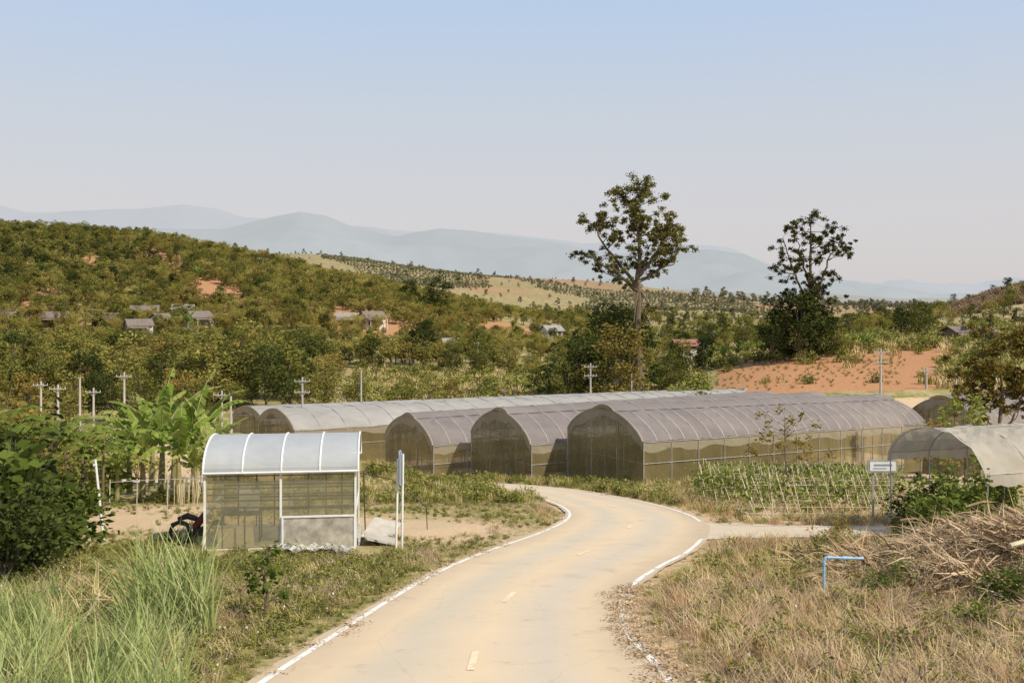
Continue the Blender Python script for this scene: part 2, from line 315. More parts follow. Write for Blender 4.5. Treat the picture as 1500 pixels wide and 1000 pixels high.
# ------------------------------------------------------------------ vegetation prototypes
def leafq(r,C,size,flat=.4,ar=.5,droop=0):
    n=len(C); a=r.normal(size=(n,3)); a[:,2]=a[:,2]*flat-droop; a/=np.linalg.norm(a,axis=1)[:,None]
    c=r.normal(size=(n,3)); b=np.cross(a,c); b/=np.linalg.norm(b,axis=1)[:,None]
    s=(size*(.6+.8*r.rand(n)))[:,None]; C=np.asarray(C)
    return np.stack([C-a*s,C+b*s*ar,C+a*s,C-b*s*ar],1)
def sphere_pts(r,n,c,rad,shell=.55):
    d=r.normal(size=(n,3)); d/=np.linalg.norm(d,axis=1)[:,None]; q=(shell+(1-shell)*r.rand(n))[:,None]
    return np.array(c)+d*q*np.array(rad)*(1+.25*r.normal(size=(n,1))*.6)
def limb(mb,r,a,b,r0,r1,mat=0,n=6,seg=5):
    a=np.array(a,float);b=np.array(b,float); u=np.linspace(0,1,seg)[:,None]; P=a*(1-u)+b*u
    L=np.linalg.norm(b-a); P[1:-1]+=r.normal(size=(seg-2,3))*L*.05; P[:,2]+=(np.sin(u[:,0]*math.pi)*L*.06)
    mb.tube(P,np.linspace(r0,r1,seg),mat,n)
def make_tree(seed,H,Wd,nclump,nleaf,ls,base=.25,leaf='lf_forest',trunk=.02):
    r=R(seed); mb=MB(); tr=H*trunk
    top=np.array([r.normal()*.05*H,r.normal()*.05*H,H*.75]); u=np.linspace(0,1,6)[:,None]
    mb.tube(u*top+r.normal(size=(6,3))*.01*H*(u>0),np.linspace(tr,tr*.3,6),0,6)
    for k in range(nclump):
        z=base+(1-base)*(.12+.8*((k+.5)/nclump)); rr=math.sin(math.pi*min(1,(z-base)/(1-base)*.85+.12))**.7
        th=k*2.4+r.rand(); rad=Wd*rr*(.35+.5*r.rand())
        c=np.array([math.cos(th)*rad,math.sin(th)*rad,z*H*.93+r.normal()*.045*H]); cr=Wd*(.27+.24*r.rand())
        limb(mb,r,top*min(1,(z*.6)),c,tr*.45,tr*.1,0,4,4)
        nn=int(nleaf/nclump*(.7+.6*r.rand()))
        C=sphere_pts(r,nn,c,(cr,cr,cr*.72)); mb.quads(leafq(r,C,ls),1)
    return mb.obj('t',[M['bark'],M[leaf]],link=False)
def make_bamboo(seed,H,n,leaf='lf_yel'):
    r=R(seed); mb=MB()
    for k in range(n):
        th=r.rand()*6.28; be=(.15+.45*r.rand())*H; hh=H*(.7+.35*r.rand()); u=np.linspace(0,1,7)
        P=np.stack([np.cos(th)*(.3+be*u**2.2),np.sin(th)*(.3+be*u**2.2),hh*(u-.22*u**3)],-1); mb.tube(P,np.linspace(.05,.012,7),0,4)
        m=70; q=.3+.7*r.rand(m)**.8; C=np.stack([np.interp(q,u,P[:,j]) for j in range(3)],-1)+r.normal(size=(m,3))*.36; mb.quads(leafq(r,C,.2,.5,.35,.4),1)
    return mb.obj('t',[M['bananastem'],M[leaf]],link=False)
def make_bush(seed,Wd,Hh,n,ls,leaf,shoots=9):
    r=R(seed); mb=MB()
    for k in range(7):
        th=r.rand()*6.28; c=(math.cos(th)*Wd*.45*r.rand(),math.sin(th)*Wd*.45*r.rand(),Hh*(.22+.42*r.rand()))
        limb(mb,r,(0,0,0),c,.03,.01,0,4,4)
        C=sphere_pts(r,n//8,c,(Wd*(.22+.2*r.rand()),Wd*(.22+.2*r.rand()),Hh*(.2+.16*r.rand())),.3); C[:,2]=np.maximum(C[:,2],.03); mb.quads(leafq(r,C,ls),1)
    for k in range(shoots):
        th=r.rand()*6.28; e=np.array([math.cos(th)*Wd*.5*r.rand()**.5,math.sin(th)*Wd*.5*r.rand()**.5,Hh*(.75+.4*r.rand())]); a=e*[.3,.3,.2]
        limb(mb,r,a,e,.012,.004,0,3,4); m=max(6,n//(8*shoots)); q=.35+.65*r.rand(m,1); mb.quads(leafq(r,a*(1-q)+e*q+r.normal(size=(m,3))*ls*1.1,ls),1)
    return mb.obj('b',[M['bark'],M[leaf]],link=False)
def blades(r,n,rad,hh,w,bend,seg=4):
    th=r.rand(n)*6.28; q=np.sqrt(r.rand(n))*rad; bx=np.cos(th)*q; by=np.sin(th)*q
    ph=r.rand(n)*6.28; H=hh*(.5+.6*r.rand(n)); be=bend*(.4+r.rand(n))*H
    ux=np.cos(ph);uy=np.sin(ph)
    S=np.linspace(0,1,seg); pts=[]
    for s in S:
        z=H*(s-.25*s*s*be/H); o=be*s*s; ww=w*(1-s)**.6*(.5+.5*min(1,s*4+.4))
        pts.append((np.stack([bx+ux*o-uy*ww,by+uy*o+ux*ww,z],-1),np.stack([bx+ux*o+uy*ww,by+uy*o-ux*ww,z],-1)))
    return pts
def blade_mesh(mb,r,n,rad,hh,w,bend,mat=0,seg=4):
    pts=blades(r,n,rad,hh,w,bend,seg); A=np.stack([np.stack(p,1) for p in pts],1)
    V=A.reshape(-1,3); F=[]
    for k in range(n):
        b=k*seg*2
        for s in range(seg-1): F.append((b+2*s,b+2*s+1,b+2*s+3,b+2*s+2))
    mb.add(V,F,mat)
def tuft(seed,n,rad,hh,w,bend,mat,extra=None,seg=4,ne=14):
    r=R(seed); mb=MB(); blade_mesh(mb,r,n,rad,hh,w,bend,0,seg); mats=[M[mat]]
    if extra:
        C=np.stack([r.normal(size=ne)*rad,r.normal(size=ne)*rad,hh*(.4+.6*r.rand(ne))],-1); mb.quads(leafq(r,C,.018,.3,.9),1); mats.append(M[extra])
    return mb.obj('g',mats,link=False)
def banana_build(seed,H):
    r=R(seed); mb=MB(); sh=H*.42
    mb.tube([(0,0,0),(.03,.02,sh*.5),(0,.05,sh)],[.14,.11,.07],0,8)
    n=10
    for k in range(n):
        th=k*2.4+r.rand()*.5; Ln=H*.60*(.75+.45*r.rand()); up=1.48-.85*(k/n)+.12*r.normal(); w=.22*(.8+.4*r.rand()); seg=14
        p=np.array([0,0,sh*.95]); d=np.array([math.cos(th)*math.cos(up),math.sin(th)*math.cos(up),math.sin(up)]); cent=[]
        for s in range(seg):
            cent.append(p.copy()); p=p+d*Ln/seg; d=d+np.array([math.cos(th),math.sin(th),0])*.035; d[2]-=.04+.016*s*(.4+.8*k/n); d/=np.linalg.norm(d)
        side=np.array([-math.sin(th),math.cos(th),0.])
        cent=np.array(cent); mb.tube(cent[:],np.linspace(.035,.008,seg),0,4)
        for sd in (-1,1):
            for s in range(1,seg-1):
                if r.rand()<.06: continue
                u=s/(seg-1); wa=w*math.sin(math.pi*min(1,(.12+.88*u)))**.5*(.8 if u<.15 else 1); u2=(s+1)/(seg-1); wb=w*max(.0,math.sin(math.pi*min(1,(.12+.88*u2))))**.5
                dz=.12+.30*r.rand(); gap=.8 if r.rand()<.6 else 1
                mb.quads([[cent[s],cent[s]+(cent[s+1]-cent[s])*gap,cent[s]+(cent[s+1]-cent[s])*gap+side*sd*wb-[0,0,dz*wb*2],cent[s]+side*sd*wa-[0,0,dz*wa*2]]],1)
    return mb
def scatter(name,pts,rotz,scl,idx,protos,tilt=.06,seed=0):
    col=bpy.data.collections.new(name+'_parts')
    for k,p in enumerate(protos): p.name='%s_part_%02d'%(name,k); col.objects.link(p)
    n=len(pts); me=bpy.data.meshes.new(name); me.from_pydata(np.asarray(pts).tolist(),[],[])
    r=R(seed); rv=np.stack([r.normal(size=n)*tilt,r.normal(size=n)*tilt,rotz],-1)
    a=me.attributes.new('rot','FLOAT_VECTOR','POINT'); a.data.foreach_set('vector',rv.astype(np.float32).ravel())
    a=me.attributes.new('scl','FLOAT','POINT'); a.data.foreach_set('value',np.asarray(scl,np.float32))
    a=me.attributes.new('idx','INT','POINT'); a.data.foreach_set('value',np.asarray(idx,np.int32))
    ob=bpy.data.objects.new(name,me); scene.collection.objects.link(ob)
    ng=bpy.data.node_groups.new(name,'GeometryNodeTree'); ng.interface.new_socket('Geometry',in_out='INPUT',socket_type='NodeSocketGeometry'); ng.interface.new_socket('Geometry',in_out='OUTPUT',socket_type='NodeSocketGeometry')
    gi=ng.nodes.new('NodeGroupInput'); go=ng.nodes.new('NodeGroupOutput'); ip=ng.nodes.new('GeometryNodeInstanceOnPoints')
    ci=ng.nodes.new('GeometryNodeCollectionInfo'); ci.inputs['Collection'].default_value=col; ci.inputs['Separate Children'].default_value=True; ci.inputs['Reset Children'].default_value=True
    def attr(nm,t):
        q=ng.nodes.new('GeometryNodeInputNamedAttribute'); q.data_type=t; q.inputs['Name'].default_value=nm; return q.outputs[0]
    ng.links.new(gi.outputs[0],ip.inputs['Points']); ng.links.new(ci.outputs[0],ip.inputs['Instance']); ip.inputs['Pick Instance'].default_value=True
    ng.links.new(attr('idx','INT'),ip.inputs['Instance Index'])
    e=ng.nodes.new('FunctionNodeEulerToRotation'); ng.links.new(attr('rot','FLOAT_VECTOR'),e.inputs[0]); ng.links.new(e.outputs[0],ip.inputs['Rotation'])
    ng.links.new(attr('scl','FLOAT'),ip.inputs['Scale']); ng.links.new(ip.outputs[0],go.inputs[0])
    md=ob.modifiers.new('scatter','NODES'); md.node_group=ng; return ob
r=R(11)
# ---- forest
protos=[make_tree(1,8,2.9,15,1200,.24),make_tree(2,8,2.4,12,1000,.23,.2),make_tree(3,8,3.4,16,1400,.24,.3),
        make_bamboo(4,8,18),make_bamboo(5,7,15),
        make_tree(6,8,2.8,14,1300,.22,.15,'lf_dark'),make_tree(7,9,2.2,12,1100,.22,.15,'lf_forest'),make_tree(8,8,2.7,12,900,.21,.2,'lf_brown'),
        make_bush(9,3.4,2.6,900,.19,'lf_forest'),make_bush(10,3.2,2.2,900,.18,'lf_yel')]
n=23000; d=np.sqrt(r.rand(n)*(445**2-115**2)+115**2); px=-350+1250*r.rand(n); x=(px-750)/1500*d
clear=sum(q[4]*blob(px,d,q[0],q[1],q[2]*.85,q[3]*.8) for q in SOIL)+.15*wob(x,d,8,61)>.52
field=((px>490)&(px<900)&(d<182))|((px>430)&(d<128))
right=(px>730)&(d>185)&(r.rand(n)<.6)
patch=wob(x,d,14,21); keep=(~clear)&(~field)&(~right)&((patch>-.5)|(d<200)|(r.rand(n)<.25))&(r.rand(n)<np.where(d<220,.28,.5))
px,d,x,patch=px[keep],d[keep],x[keep],patch[keep]; n=len(d)
ty=wob(x,d,35,31)+.5*r.normal(size=n)
idx=np.where(ty>.15,r.choice([3,4,9,3,7],n),np.where(ty<-.75,r.choice([5,6,5,0],n),r.choice([0,1,2,2,7,6,8,3,5,7],n)))
scl=(.36+.46*r.rand(n)**1.3)*np.where(d<200,1.15,1.0)*np.where(px>560,.8,1)*np.where(d>370,.85,1)
scl*=np.where((d>205)&(d<256)&(px<650),.6,1)
scatter('hillside_forest',np.stack([x,d,h(x,d)-.2],-1),r.rand(n)*6.28,scl,idx,protos,seed=1)
# ---- scattered mid-ground trees right/centre
n=2300; d=120+380*r.rand(n)**.8; px=780+900*r.rand(n); x=(px-750)/1500*d
keep=((d>150)|(px<1030))&~((px>1380)&(d>200)&(d<400)&(r.rand(n)<.8))&~((px>880)&(px<990)&(d<124))
keep&=~((px>1030)&(d<178)&(r.rand(n)<.85))
px,d,x=px[keep],d[keep],x[keep]; n=len(d)
pr2=[make_tree(21,8,2.6,12,900,.23),make_tree(22,8,2.2,11,800,.22,.12,'lf_dark'),make_bamboo(23,8,14),make_bush(24,3.2,2.4,700,.18,'lf_brown'),make_bush(25,3.2,2.6,700,.18,'lf_forest')]
scatter('valley_trees',np.stack([x,d,h(x,d)-.1],-1),r.rand(n)*6.28,.3+.45*r.rand(n)**1.5,r.choice([0,1,2,3,4,4,1],n),pr2,seed=2)
# ---- distant plantation rows and scrub
pts=[];sc=[]
for row in range(34):
    d0=560+row*9
    for px0 in np.arange(380,1150,4.2 if row%2 else 4.8):
        if wob(np.array([px0*.6]),np.array([d0*.5]),50,77)[0]<-.05: continue
        d=d0+14*math.sin(px0*.02)+r.normal()*1.2; xx=(px0+r.normal()*.9-750)/1500*d; pts.append((xx,d)); sc.append((.45+.3*r.rand())*(1 if r.rand()<.97 else 2))
nr=len(pts)
n=900; d=480+1200*r.rand(n); px=300+1200*r.rand(n)
for a,b in zip(px,d): pts.append(((a-750)/1500*b,b)); sc.append(.25+.55*r.rand()**2.5)
n=800; d=650+1900*r.rand(n); px=1000+600*r.rand(n)
for a,b in zip(px,d): pts.append(((a-750)/1500*b,b)); sc.append(.5+.8*r.rand()**2)
pts=np.array(pts); zz=h(pts[:,0],pts[:,1])-.1; n=len(pts)
pr3=[make_tree(31,8,3,8,300,.55,.1,'lf_far_hazed'),make_tree(32,8,2.8,8,300,.5,.1,'lf_far_hazed'),make_bush(33,3,1.9,160,.35,'lf_far_hazed',3)]
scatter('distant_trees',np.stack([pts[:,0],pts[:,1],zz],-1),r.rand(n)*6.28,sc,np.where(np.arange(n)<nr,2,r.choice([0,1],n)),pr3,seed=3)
n=1500; d=235+150*r.rand(n); px=1390+260*r.rand(n); x=(px-750)/1500*d
pr=[make_bush(41,3,2.6,500,.17,'hillscrub'),make_bush(42,3,2.2,500,.17,'hillscrub'),make_bush(43,3,2.2,500,.17,'lf_brown')]
scatter('dry_hill_scrub',np.stack([x,d,h(x,d)-.1],-1),r.rand(n)*6.28,.5+.5*r.rand(n),r.choice([0,1,0,1,2],n),pr,seed=4)
# ------------------------------------------------------------------ tall trees
def hero(name,base,trunkpts,clumps,seed,leaf,r0,nl=260,ls=.12,extra=0,leaders=(),maxd=3.6):
    r=R(seed); mb=MB(); tp=np.array(trunkpts,float); tps=hermite(np.arange(len(tp)),tp,np.linspace(0,len(tp)-1,24)); mb.tube(tps,np.linspace(r0,r0*.2,24)*(1+.06*r.normal(size=24)),0,9)
    sk=[(p,r0*(1-.8*i/23)) for i,p in enumerate(tps) if i>9]
    for ld_ in leaders:
        q=np.array([(a,b,c) for a,b,c in ld_],float); ps=hermite(np.arange(len(q)),q,np.linspace(0,len(q)-1,12)); ps[1:]+=r.normal(size=(11,3))*.08; rr=np.linspace(r0*.5,r0*.14,12); mb.tube(ps,rr,0,7); sk+=[(p,w) for p,w in zip(ps[2:],rr[2:])]
    cl=list(clumps)
    for k in range(extra):
        for t_ in range(20):
            a,b=cl[r.randint(len(clumps))],cl[r.randint(len(clumps))]; dd=math.hypot(a[0]-b[0],a[1]-b[1])
            if .5<dd<maxd: cl.append(((a[0]+b[0])/2+r.normal()*.3,(a[1]+b[1])/2+r.normal()*.3,.85*(a[2]+b[2])/2)); break
    SP=np.array([p for p,_ in sk]); SW=np.array([w for _,w in sk])
    for (cx,cz,cr) in cl:
        c=np.array([cx,r.normal()*1.3*(1 if base[1]>80 else .5),cz]); dd=np.linalg.norm(SP-c,axis=1)+np.where(SP[:,2]>cz-.4,4,0); j=dd.argmin(); a=SP[j]; w=min(SW[j]*.6,r0*.3)
        mid=a*.5+c*.5+r.normal(size=3)*.2-np.array([0,0,.15]); mb.tube(hermite(np.arange(3),np.array([a,mid,c]),np.linspace(0,2,7)),np.linspace(w,w*.3,7),0,5)
        for q in range(7):
            e=c+r.normal(size=3)*cr*.66*np.array([1,1,.8]); limb(mb,r,mid*.25+c*.75,e,w*.3,w*.1,0,4,4)
            m=int(nl*cr*(.20+.22*r.rand())); rr_=cr*(.30+.28*r.rand())
            mb.quads(leafq(r,sphere_pts(r,m,e,(rr_,rr_,rr_*.8),.1),ls,.6,.5,.2),1)
    o=mb.obj(name,[M['bark'],M[leaf]]); o.location=base; return o
s=.08
c1=[(930,288,1.9),(905,300,1.5),(955,305,1.5),(915,322,1.5),(945,330,1.3),(862,330,1.2),(880,345,1.4),(897,355,1.4),(855,383,1.2),(872,390,1.2),(892,385,1.2),(918,372,1.3),(905,402,1.2),(938,352,1.2),(972,335,1.4),(985,352,1.3),(1000,368,1.1),(975,375,1.3),(990,390,1.1),(958,385,1.1),(940,400,1.0),(972,400,1.0),(958,412,.9),(880,408,.9),(918,425,.8),(955,465,.6),(968,355,1.1),(925,305,1.4),(890,325,1.1),(925,345,1.2),(955,350,1.2),(948,470,.5),(926,490,.5)]
cl=[((a-935)*s,(596-b)*s,c*.92) for a,b,c in c1]
x1=14.8; z1=hz(x1,120)
tp=[(0,0,0),(.1,.1,4),(-.15,0,8),(.1,.05,12),(-.1,0,14),(.15,.1,16),(.1,0,18.5),(-.2,0,21),(-.3,0,23.5)]
ld1=[[(0,0,13),(-1.6,.4,15.2),(-3.8,.3,17.8),(-5.2,0,20.5)],[(0,0,14.3),(1.5,-.3,16.4),(3.0,0,18.6),(3.8,.2,21)],[(-.1,0,12.6),(-2,-.5,14.2),(-4.2,-.6,15.6),(-6,-.4,16.8)],[(0,0,13.6),(2,.6,14.8),(4,.8,16.2),(5,.5,17.6)]]
hero('tall_tree',(x1,120,z1),tp,cl,3,'lf_hero',.5,290,.13,22,ld1)
s=.0867
c2=[(1190,310,1.2),(1168,322,1.2),(1212,322,1.2),(1146,332,1.1),(1235,335,1.0),(1180,340,1.2),(1205,345,1.2),(1240,355,.8),(1150,358,1.1),(1168,368,1.2),(1222,362,1.0),(1195,370,1.2),(1140,380,.9),(1160,392,1.1),(1212,388,1.1),(1185,398,1.1),(1165,415,1.0),(1205,412,1.1),(1178,428,1.0),(1208,432,.9),(1192,445,.9),(1165,440,.8),(1180,460,.8),(1196,470,.8)]
cl=[((a-1187)*s,(512-b)*s+.3,c*1.0) for a,b,c in c2]; x2=(1187-750)/1500*130
tp=[(0,0,0),(.1,.1,3),(-.1,0,6),(.1,.05,9),(0,0,12),(.1,.1,15),(0,0,17.5)]
ld2=[[(0,0,6),(-1.1,.3,9),(-2.4,.2,12),(-3.4,0,15.3)],[(0,0,7),(1.2,-.3,10),(2.4,0,12.8),(4,.2,15)],[(0,0,9),(-.6,.8,12),(-1.4,1,15)]]
hero('tall_tree',(x2,130,hz(x2,130)),tp,cl,5,'lf_hero',.38,230,.13,22,ld2)
X=(1466-750)/1500*60; cl=[(-2.2,6.2,.8),(-1.4,7.4,.9),(-.3,8.3,.9),(.9,8.6,.8),(1.8,7.8,.9),(2.6,6.6,.9),(0,6.8,.9),(1.2,6.4,.9),(-1.2,5.6,.8),(.4,5.2,.8),(1.9,5.2,.8),(-2.4,4.8,.7),(-1.2,4.2,.6),(1.2,4.2,.7),(2.8,8.2,.7)]
hero('broadleaf_tree',(X,60,hz(X,60)),[(0,0,0),(.1,0,1.6),(-.1,0,3),(.1,0,4.8),(0,0,6.5),(0,0,7.8)],cl,8,'lf_brown',.16,420,.10,16,[[(0,0,2.4),(-.9,.2,3.9),(-1.8,0,5.6)],[(0,0,2.6),(1,0,4.2),(2,.2,6.2)]],3)
def place(name,o,x,y,rz,s,dz=-.05):
    q=bpy.data.objects.new(name,o.data); scene.collection.objects.link(q); q.location=(x,y,hz(x,y)+dz); q.rotation_euler=(0,0,rz); q.scale=(s,)*3 if not isinstance(s,tuple) else s
dk=[make_tree(51,8,3.2,18,3400,.16,.06,'lf_dark'),make_tree(52,8,3.0,17,3000,.16,.06,'lf_brown'),make_tree(53,8,3.1,18,3000,.16,.08,'lf_forest'),make_tree(54,8,2.8,17,3400,.15,.04,'lf_dark')]
for px,d,k,s in [(845,118,0,1.1),(872,120,3,1.2),(903,112,1,1.25),(925,124,0,1.45),(898,126,3,1.6),(985,118,2,.6),(832,115,2,.7),(1150,131,3,1.15),(1170,128,0,1.2),(1200,129,3,.95),(1130,127,3,.7),(1225,133,2,.6),
    (350,122,2,1.3),(390,118,0,1.0),(310,125,2,1.15),(620,190,0,1.1),(640,330,0,1.6),(600,340,3,1.2),(630,112,2,.6),(660,115,1,.5),(590,112,2,.55),(1320,170,0,.7),(1350,165,3,.8),(60,118,2,1.0),(180,122,2,1.1),(-20,110,2,1.1),(120,116,0,.9),(480,116,2,.7),(520,118,2,.6),(450,114,2,.55),(20,125,0,1.2),(240,117,3,.9),(1290,230,0,.7),(1090,180,2,.8),(1040,190,0,.8),(1470,200,2,.6),(1445,130,0,.45),(745,180,2,.8),(700,175,2,.7),(660,178,0,.7),(780,172,2,.6),(205,100,2,.75),(260,102,1,.75),(160,104,0,.7),(100,100,2,.7),(290,98,2,.6),(40,102,1,.7)]:
    place('broadleaf_tree',dk[k],(px-750)/1500*d,d,px*.37,s)
# ------------------------------------------------------------------ banana plants
bl=[]
for k in range(3):
    mbb=banana_build(60+k,4.6); bl.append(mbb.obj('b',[M['bananastem'],M['banana']],link=False))
for px,d,s in [(208,43,1.1),(236,46,1.3),(262,42,1.1),(284,48,1.3),(305,45,1.0),(190,49,1.15),(222,52,1.35),(318,51,1.0),(255,54,1.4),(172,42,.8),(285,43,.8)]:
    place('banana_plant',bl[int(px)%3],(px-750)/1500*d,d,px*1.3,s)
for px in (1200,1222,1240,1262,1280,1110,1080,1060,1040,1095,1250,1270):
    d=136+(px%7); place('banana_plant',bl[px%3],(px-750)/1500*d,d,px*.7,(.75 if px>1150 else .8))
for px,d in ((290,330),(275,255),(205,300),(60,330)): place('banana_plant',bl[0],(px-750)/1500*d,d,px,1.6)
# ------------------------------------------------------------------ left shrubbery
sb=[make_bush(71,2.6,2.6,1500,.12,'lf_bush'),make_bush(72,2.6,2.4,1800,.09,'lf_dark'),make_bush(73,2.4,2.2,900,.17,'lf_bush'),make_bush(74,2.4,2.2,1500,.08,'lf_yel'),make_bush(75,2.5,2.4,1400,.09,'lf_brown'),make_bush(76,2.4,2.2,1400,.09,'lf_forest')]
for px,d,k,s in [(10,24,1,1.3),(60,25,0,.9),(-40,22,2,1.4),(85,26,1,.8),(30,28,5,1.3),(-10,32,4,1.7),(70,33,5,1.05),(40,38,3,1.4),(110,42,5,1.0),(-30,36,3,1.9),(5,20.5,1,.9),(-70,27,2,1.6),(140,47,2,1.1),(60,46,3,1.5),(60,21.8,1,.5),(115,53,3,1.3),(150,57,5,1.2),(50,60,0,1.5),(0,50,4,1.6),(335,60,2,.8),(300,63,3,.9),(350,57,3,.6),(0,62,2,1.9),(200,63,3,1.2),(130,68,4,1.4),(15,44,4,1.7)]:
    place('shrub',sb[k],(px-750)/1500*d,d,px*.5,s)
def papaya(seed,H):
    r=R(seed); mb=MB(); mb.tube([(0,0,0),(.05,0,H*.5),(0,.05,H)],[.07,.05,.04],0,7)
    for k in range(16):
        th=k*2.4; el=.9-1.1*k/16; L=.7+.3*r.rand(); e=np.array([math.cos(th)*math.cos(el)*L,math.sin(th)*math.cos(el)*L,H+math.sin(el)*L])
        mb.tube([(0,0,H-.02*k),e*.5+np.array([0,0,H*.5+.05]),e],[.015,.012,.008],1,4)
        for j in range(8):
            a=th+(j-3.5)*.7; q=.33*(1-.08*abs(j-3.5)); dv=np.array([math.cos(a),math.sin(a),-.35]); sd=np.array([-math.sin(a),math.cos(a),0])
            mb.quads([[e,e+dv*q*.55+sd*.075,e+dv*q,e+dv*q*.55-sd*.075]],1)
    return mb.obj('p',[M['bark'],M['lf_bush']],link=False)
pa=papaya(1,2.6)
for px,d,s in [(120,33,1.0),(80,31,1.05),(150,37,1.0),(40,30,1.15),(110,43,1.15),(165,48,1.0),(20,27,1.15),(95,36,1.1)]: place('papaya_tree',pa,(px-750)/1500*d,d,px,s)
def sapling(name,x,y,H,seed,leaf,n,ls,spread=.5,dens=.35):
    r=R(seed); mb=MB(); mb.tube([(0,0,0),(.05,0,H*.4),(-.03,0,H*.75),(0,0,H)],[.04,.03,.02,.008],0,6)
    for k in range(n):
        z=H*(dens+(1-dens)*k/n); th=k*2.4; L=H*spread*(1-.5*k/n)*(.5+.5*r.rand()); e=(math.cos(th)*L,math.sin(th)*L,z+L*.5)
        limb(mb,r,(0,0,z),e,.014,.004,0,4,4); mb.quads(leafq(r,sphere_pts(r,34,e,(.22*H*.25+.1,)*3,.2),ls,.3),1)
    o=mb.obj(name,[M['bark'],M[leaf]]); o.location=(x,y,hz(x,y)-.03)
sapling('sapling_tree',(1150-750)/1500*39,39,3.5,4,'lf_brown',20,.07)
sapling('sapling_tree',(387-750)/1500*16.5,16.5,1.15,6,'lf_bush',9,.055,.28,.25)
sapling('sapling_tree',(1412-750)/1500*42,42,4.2,9,'lf_bush',24,.10,.3)
sapling('sapling_tree',(1375-750)/1500*46,46,3.4,10,'lf_brown',16,.08,.3)
for px,d,k,s in [(1370,27.5,0,.62),(1410,28.5,0,.75),(1350,30,1,.6),(1440,29.5,0,.6),(1230,29,4,.28),(1205,25.5,5,.36),(1290,18.5,0,.24),(1255,17.5,5,.22),(1325,19,0,.26),(1390,36,0,.8),(1460,38,0,.8),(1215,23,5,.3),(1165,20,4,.2),(1440,15.5,0,.25),(1370,15,5,.22),(1060,24,5,.16),(1490,17,0,.35)]:
    place('coffee_bush' if s>.55 else 'low_shrub',sb[k],(px-750)/1500*d,d,px,s)
# ------------------------------------------------------------------ grasses
gp=[tuft(81,34,.16,.30,.007,.5,'grass'),tuft(82,30,.2,.22,.006,.6,'grass','flower',ne=4),tuft(83,34,.18,.38,.006,.7,'dry'),tuft(84,30,.2,.3,.006,.9,'dry'),
    tuft(85,28,.15,.42,.005,.5,'redgrass'),make_bush(86,.5,.25,110,.028,'weed',4),make_bush(87,.6,.3,120,.035,'weed',4),tuft(88,36,.22,.5,.005,1.1,'straw')]
r=R(99)
n=66000; d=9+44*r.rand(n)**1.15; x=-17+36*r.rand(n); t=x/d
rdd=roaddist(x,d); f1=wob(x,d,1.6,41); f2=wob(x,d,3,43)
shed=(np.abs(x+6)<2.6)&(np.abs(d-28)<2.6)
dirt=blob(x,d,-2.2,31,2.0,3.0)+blob(x,d,-5.2,33,3,2.5)+blob(x,d,-13.5,34,3.6,7)+.5*blob(x,d,-7.5,24.5,3,1.4)+.8*blob(x,d,9,35,3,2)+.6*blob(x,d,9.5,26,2,1)
keep=(rdd>.06)&(np.abs(t)<.56)&(~shed)&(r.rand(n)>dirt*1.1)&((f1>-.35)|(r.rand(n)<.35))&(r.rand(n)<np.where(x>1,.95,.8))
keep&=~((x>8)&(d>36)&(r.rand(n)<.8))
keep&=r.rand(n)<np.where(d>30,.55,1)
x,d,f1,f2,rdd=x[keep],d[keep],f1[keep],f2[keep],rdd[keep]; n=len(x)
u=r.rand(n)+.45*f2
idx=np.where(x<1.0,np.where(u<.24,5,np.where(u<.48,0,np.where(u<.64,6,np.where(u<.73,1,np.where(u<.88,3,7))))),np.where(u<.16,0,np.where(u<.24,6,np.where(u<.46,2,np.where(u<.62,3,np.where(u<.78,4,np.where(u<.80,1,7)))))))
scl=(.40+.8*r.rand(n)**1.3)*np.where(x<1,.75,1.0)*sst(-.2,1.2,rdd)*1.0+.12
scl*=np.where((x<1)&(d>26),.6,1)
scatter('roadside_grass',np.stack([x,d,h(x,d)-.02],-1),r.rand(n)*6.28,scl,idx,gp,.15,5)
rp=[tuft(91,46,.26,1.35,.015,.5,'reed',seg=7),tuft(92,40,.3,1.1,.014,.7,'reed',seg=7),tuft(93,30,.3,1.0,.010,.9,'dry',seg=6)]
pts=[]
for k in range(125):
    d=9.3+4.6*r.rand(); px=-60+330*r.rand()**1.2; pts.append(((px-750)/1500*d,d))
for k in range(24):
    d=15+1.6*r.rand(); px=205+85*r.rand(); pts.append(((px-750)/1500*d,d))
for k in range(26):
    d=14.0+4*r.rand(); px=-20+160*r.rand(); pts.append(((px-750)/1500*d,d))
pts=np.array(pts); n=len(pts)
scatter('reed_grass_clump',np.stack([pts[:,0],pts[:,1],h(pts[:,0],pts[:,1])-.05],-1),r.rand(n)*6.28,np.where(np.arange(n)<125,.45+.5*r.rand(n)**1.5,np.where(np.arange(n)<149,.85+.5*r.rand(n),.5+.4*r.rand(n))),r.choice([0,0,1,1,2],n),rp,.12,6)
gv=[tuft(94,40,.3,.6,.012,.5,'dry'),tuft(95,40,.3,.5,.014,.5,'grass'),make_bush(96,.9,.5,160,.06,'weed')]
n=3200; d=42+22*r.rand(n); x=-16+30*r.rand(n); k=(roaddist(x,d)>.25)&~((x>8)&(d<54))&(d<62)&~((x<-9.5)&(r.rand(n)<.7)); x,d=x[k],d[k]; n=len(x)
scatter('verge_grass',np.stack([x,d,h(x,d)-.03],-1),r.rand(n)*6.28,.5+.6*r.rand(n),r.choice([0,1,1,2],n),gv,.1,7)
n=4000; d=96+90*r.rand(n); px=520+980*r.rand(n); x=(px-750)/1500*d
k=~((px>1030)&(px<1380)&(d<134)&(r.rand(n)<.96)); x,d=x[k],d[k]; n=len(x)
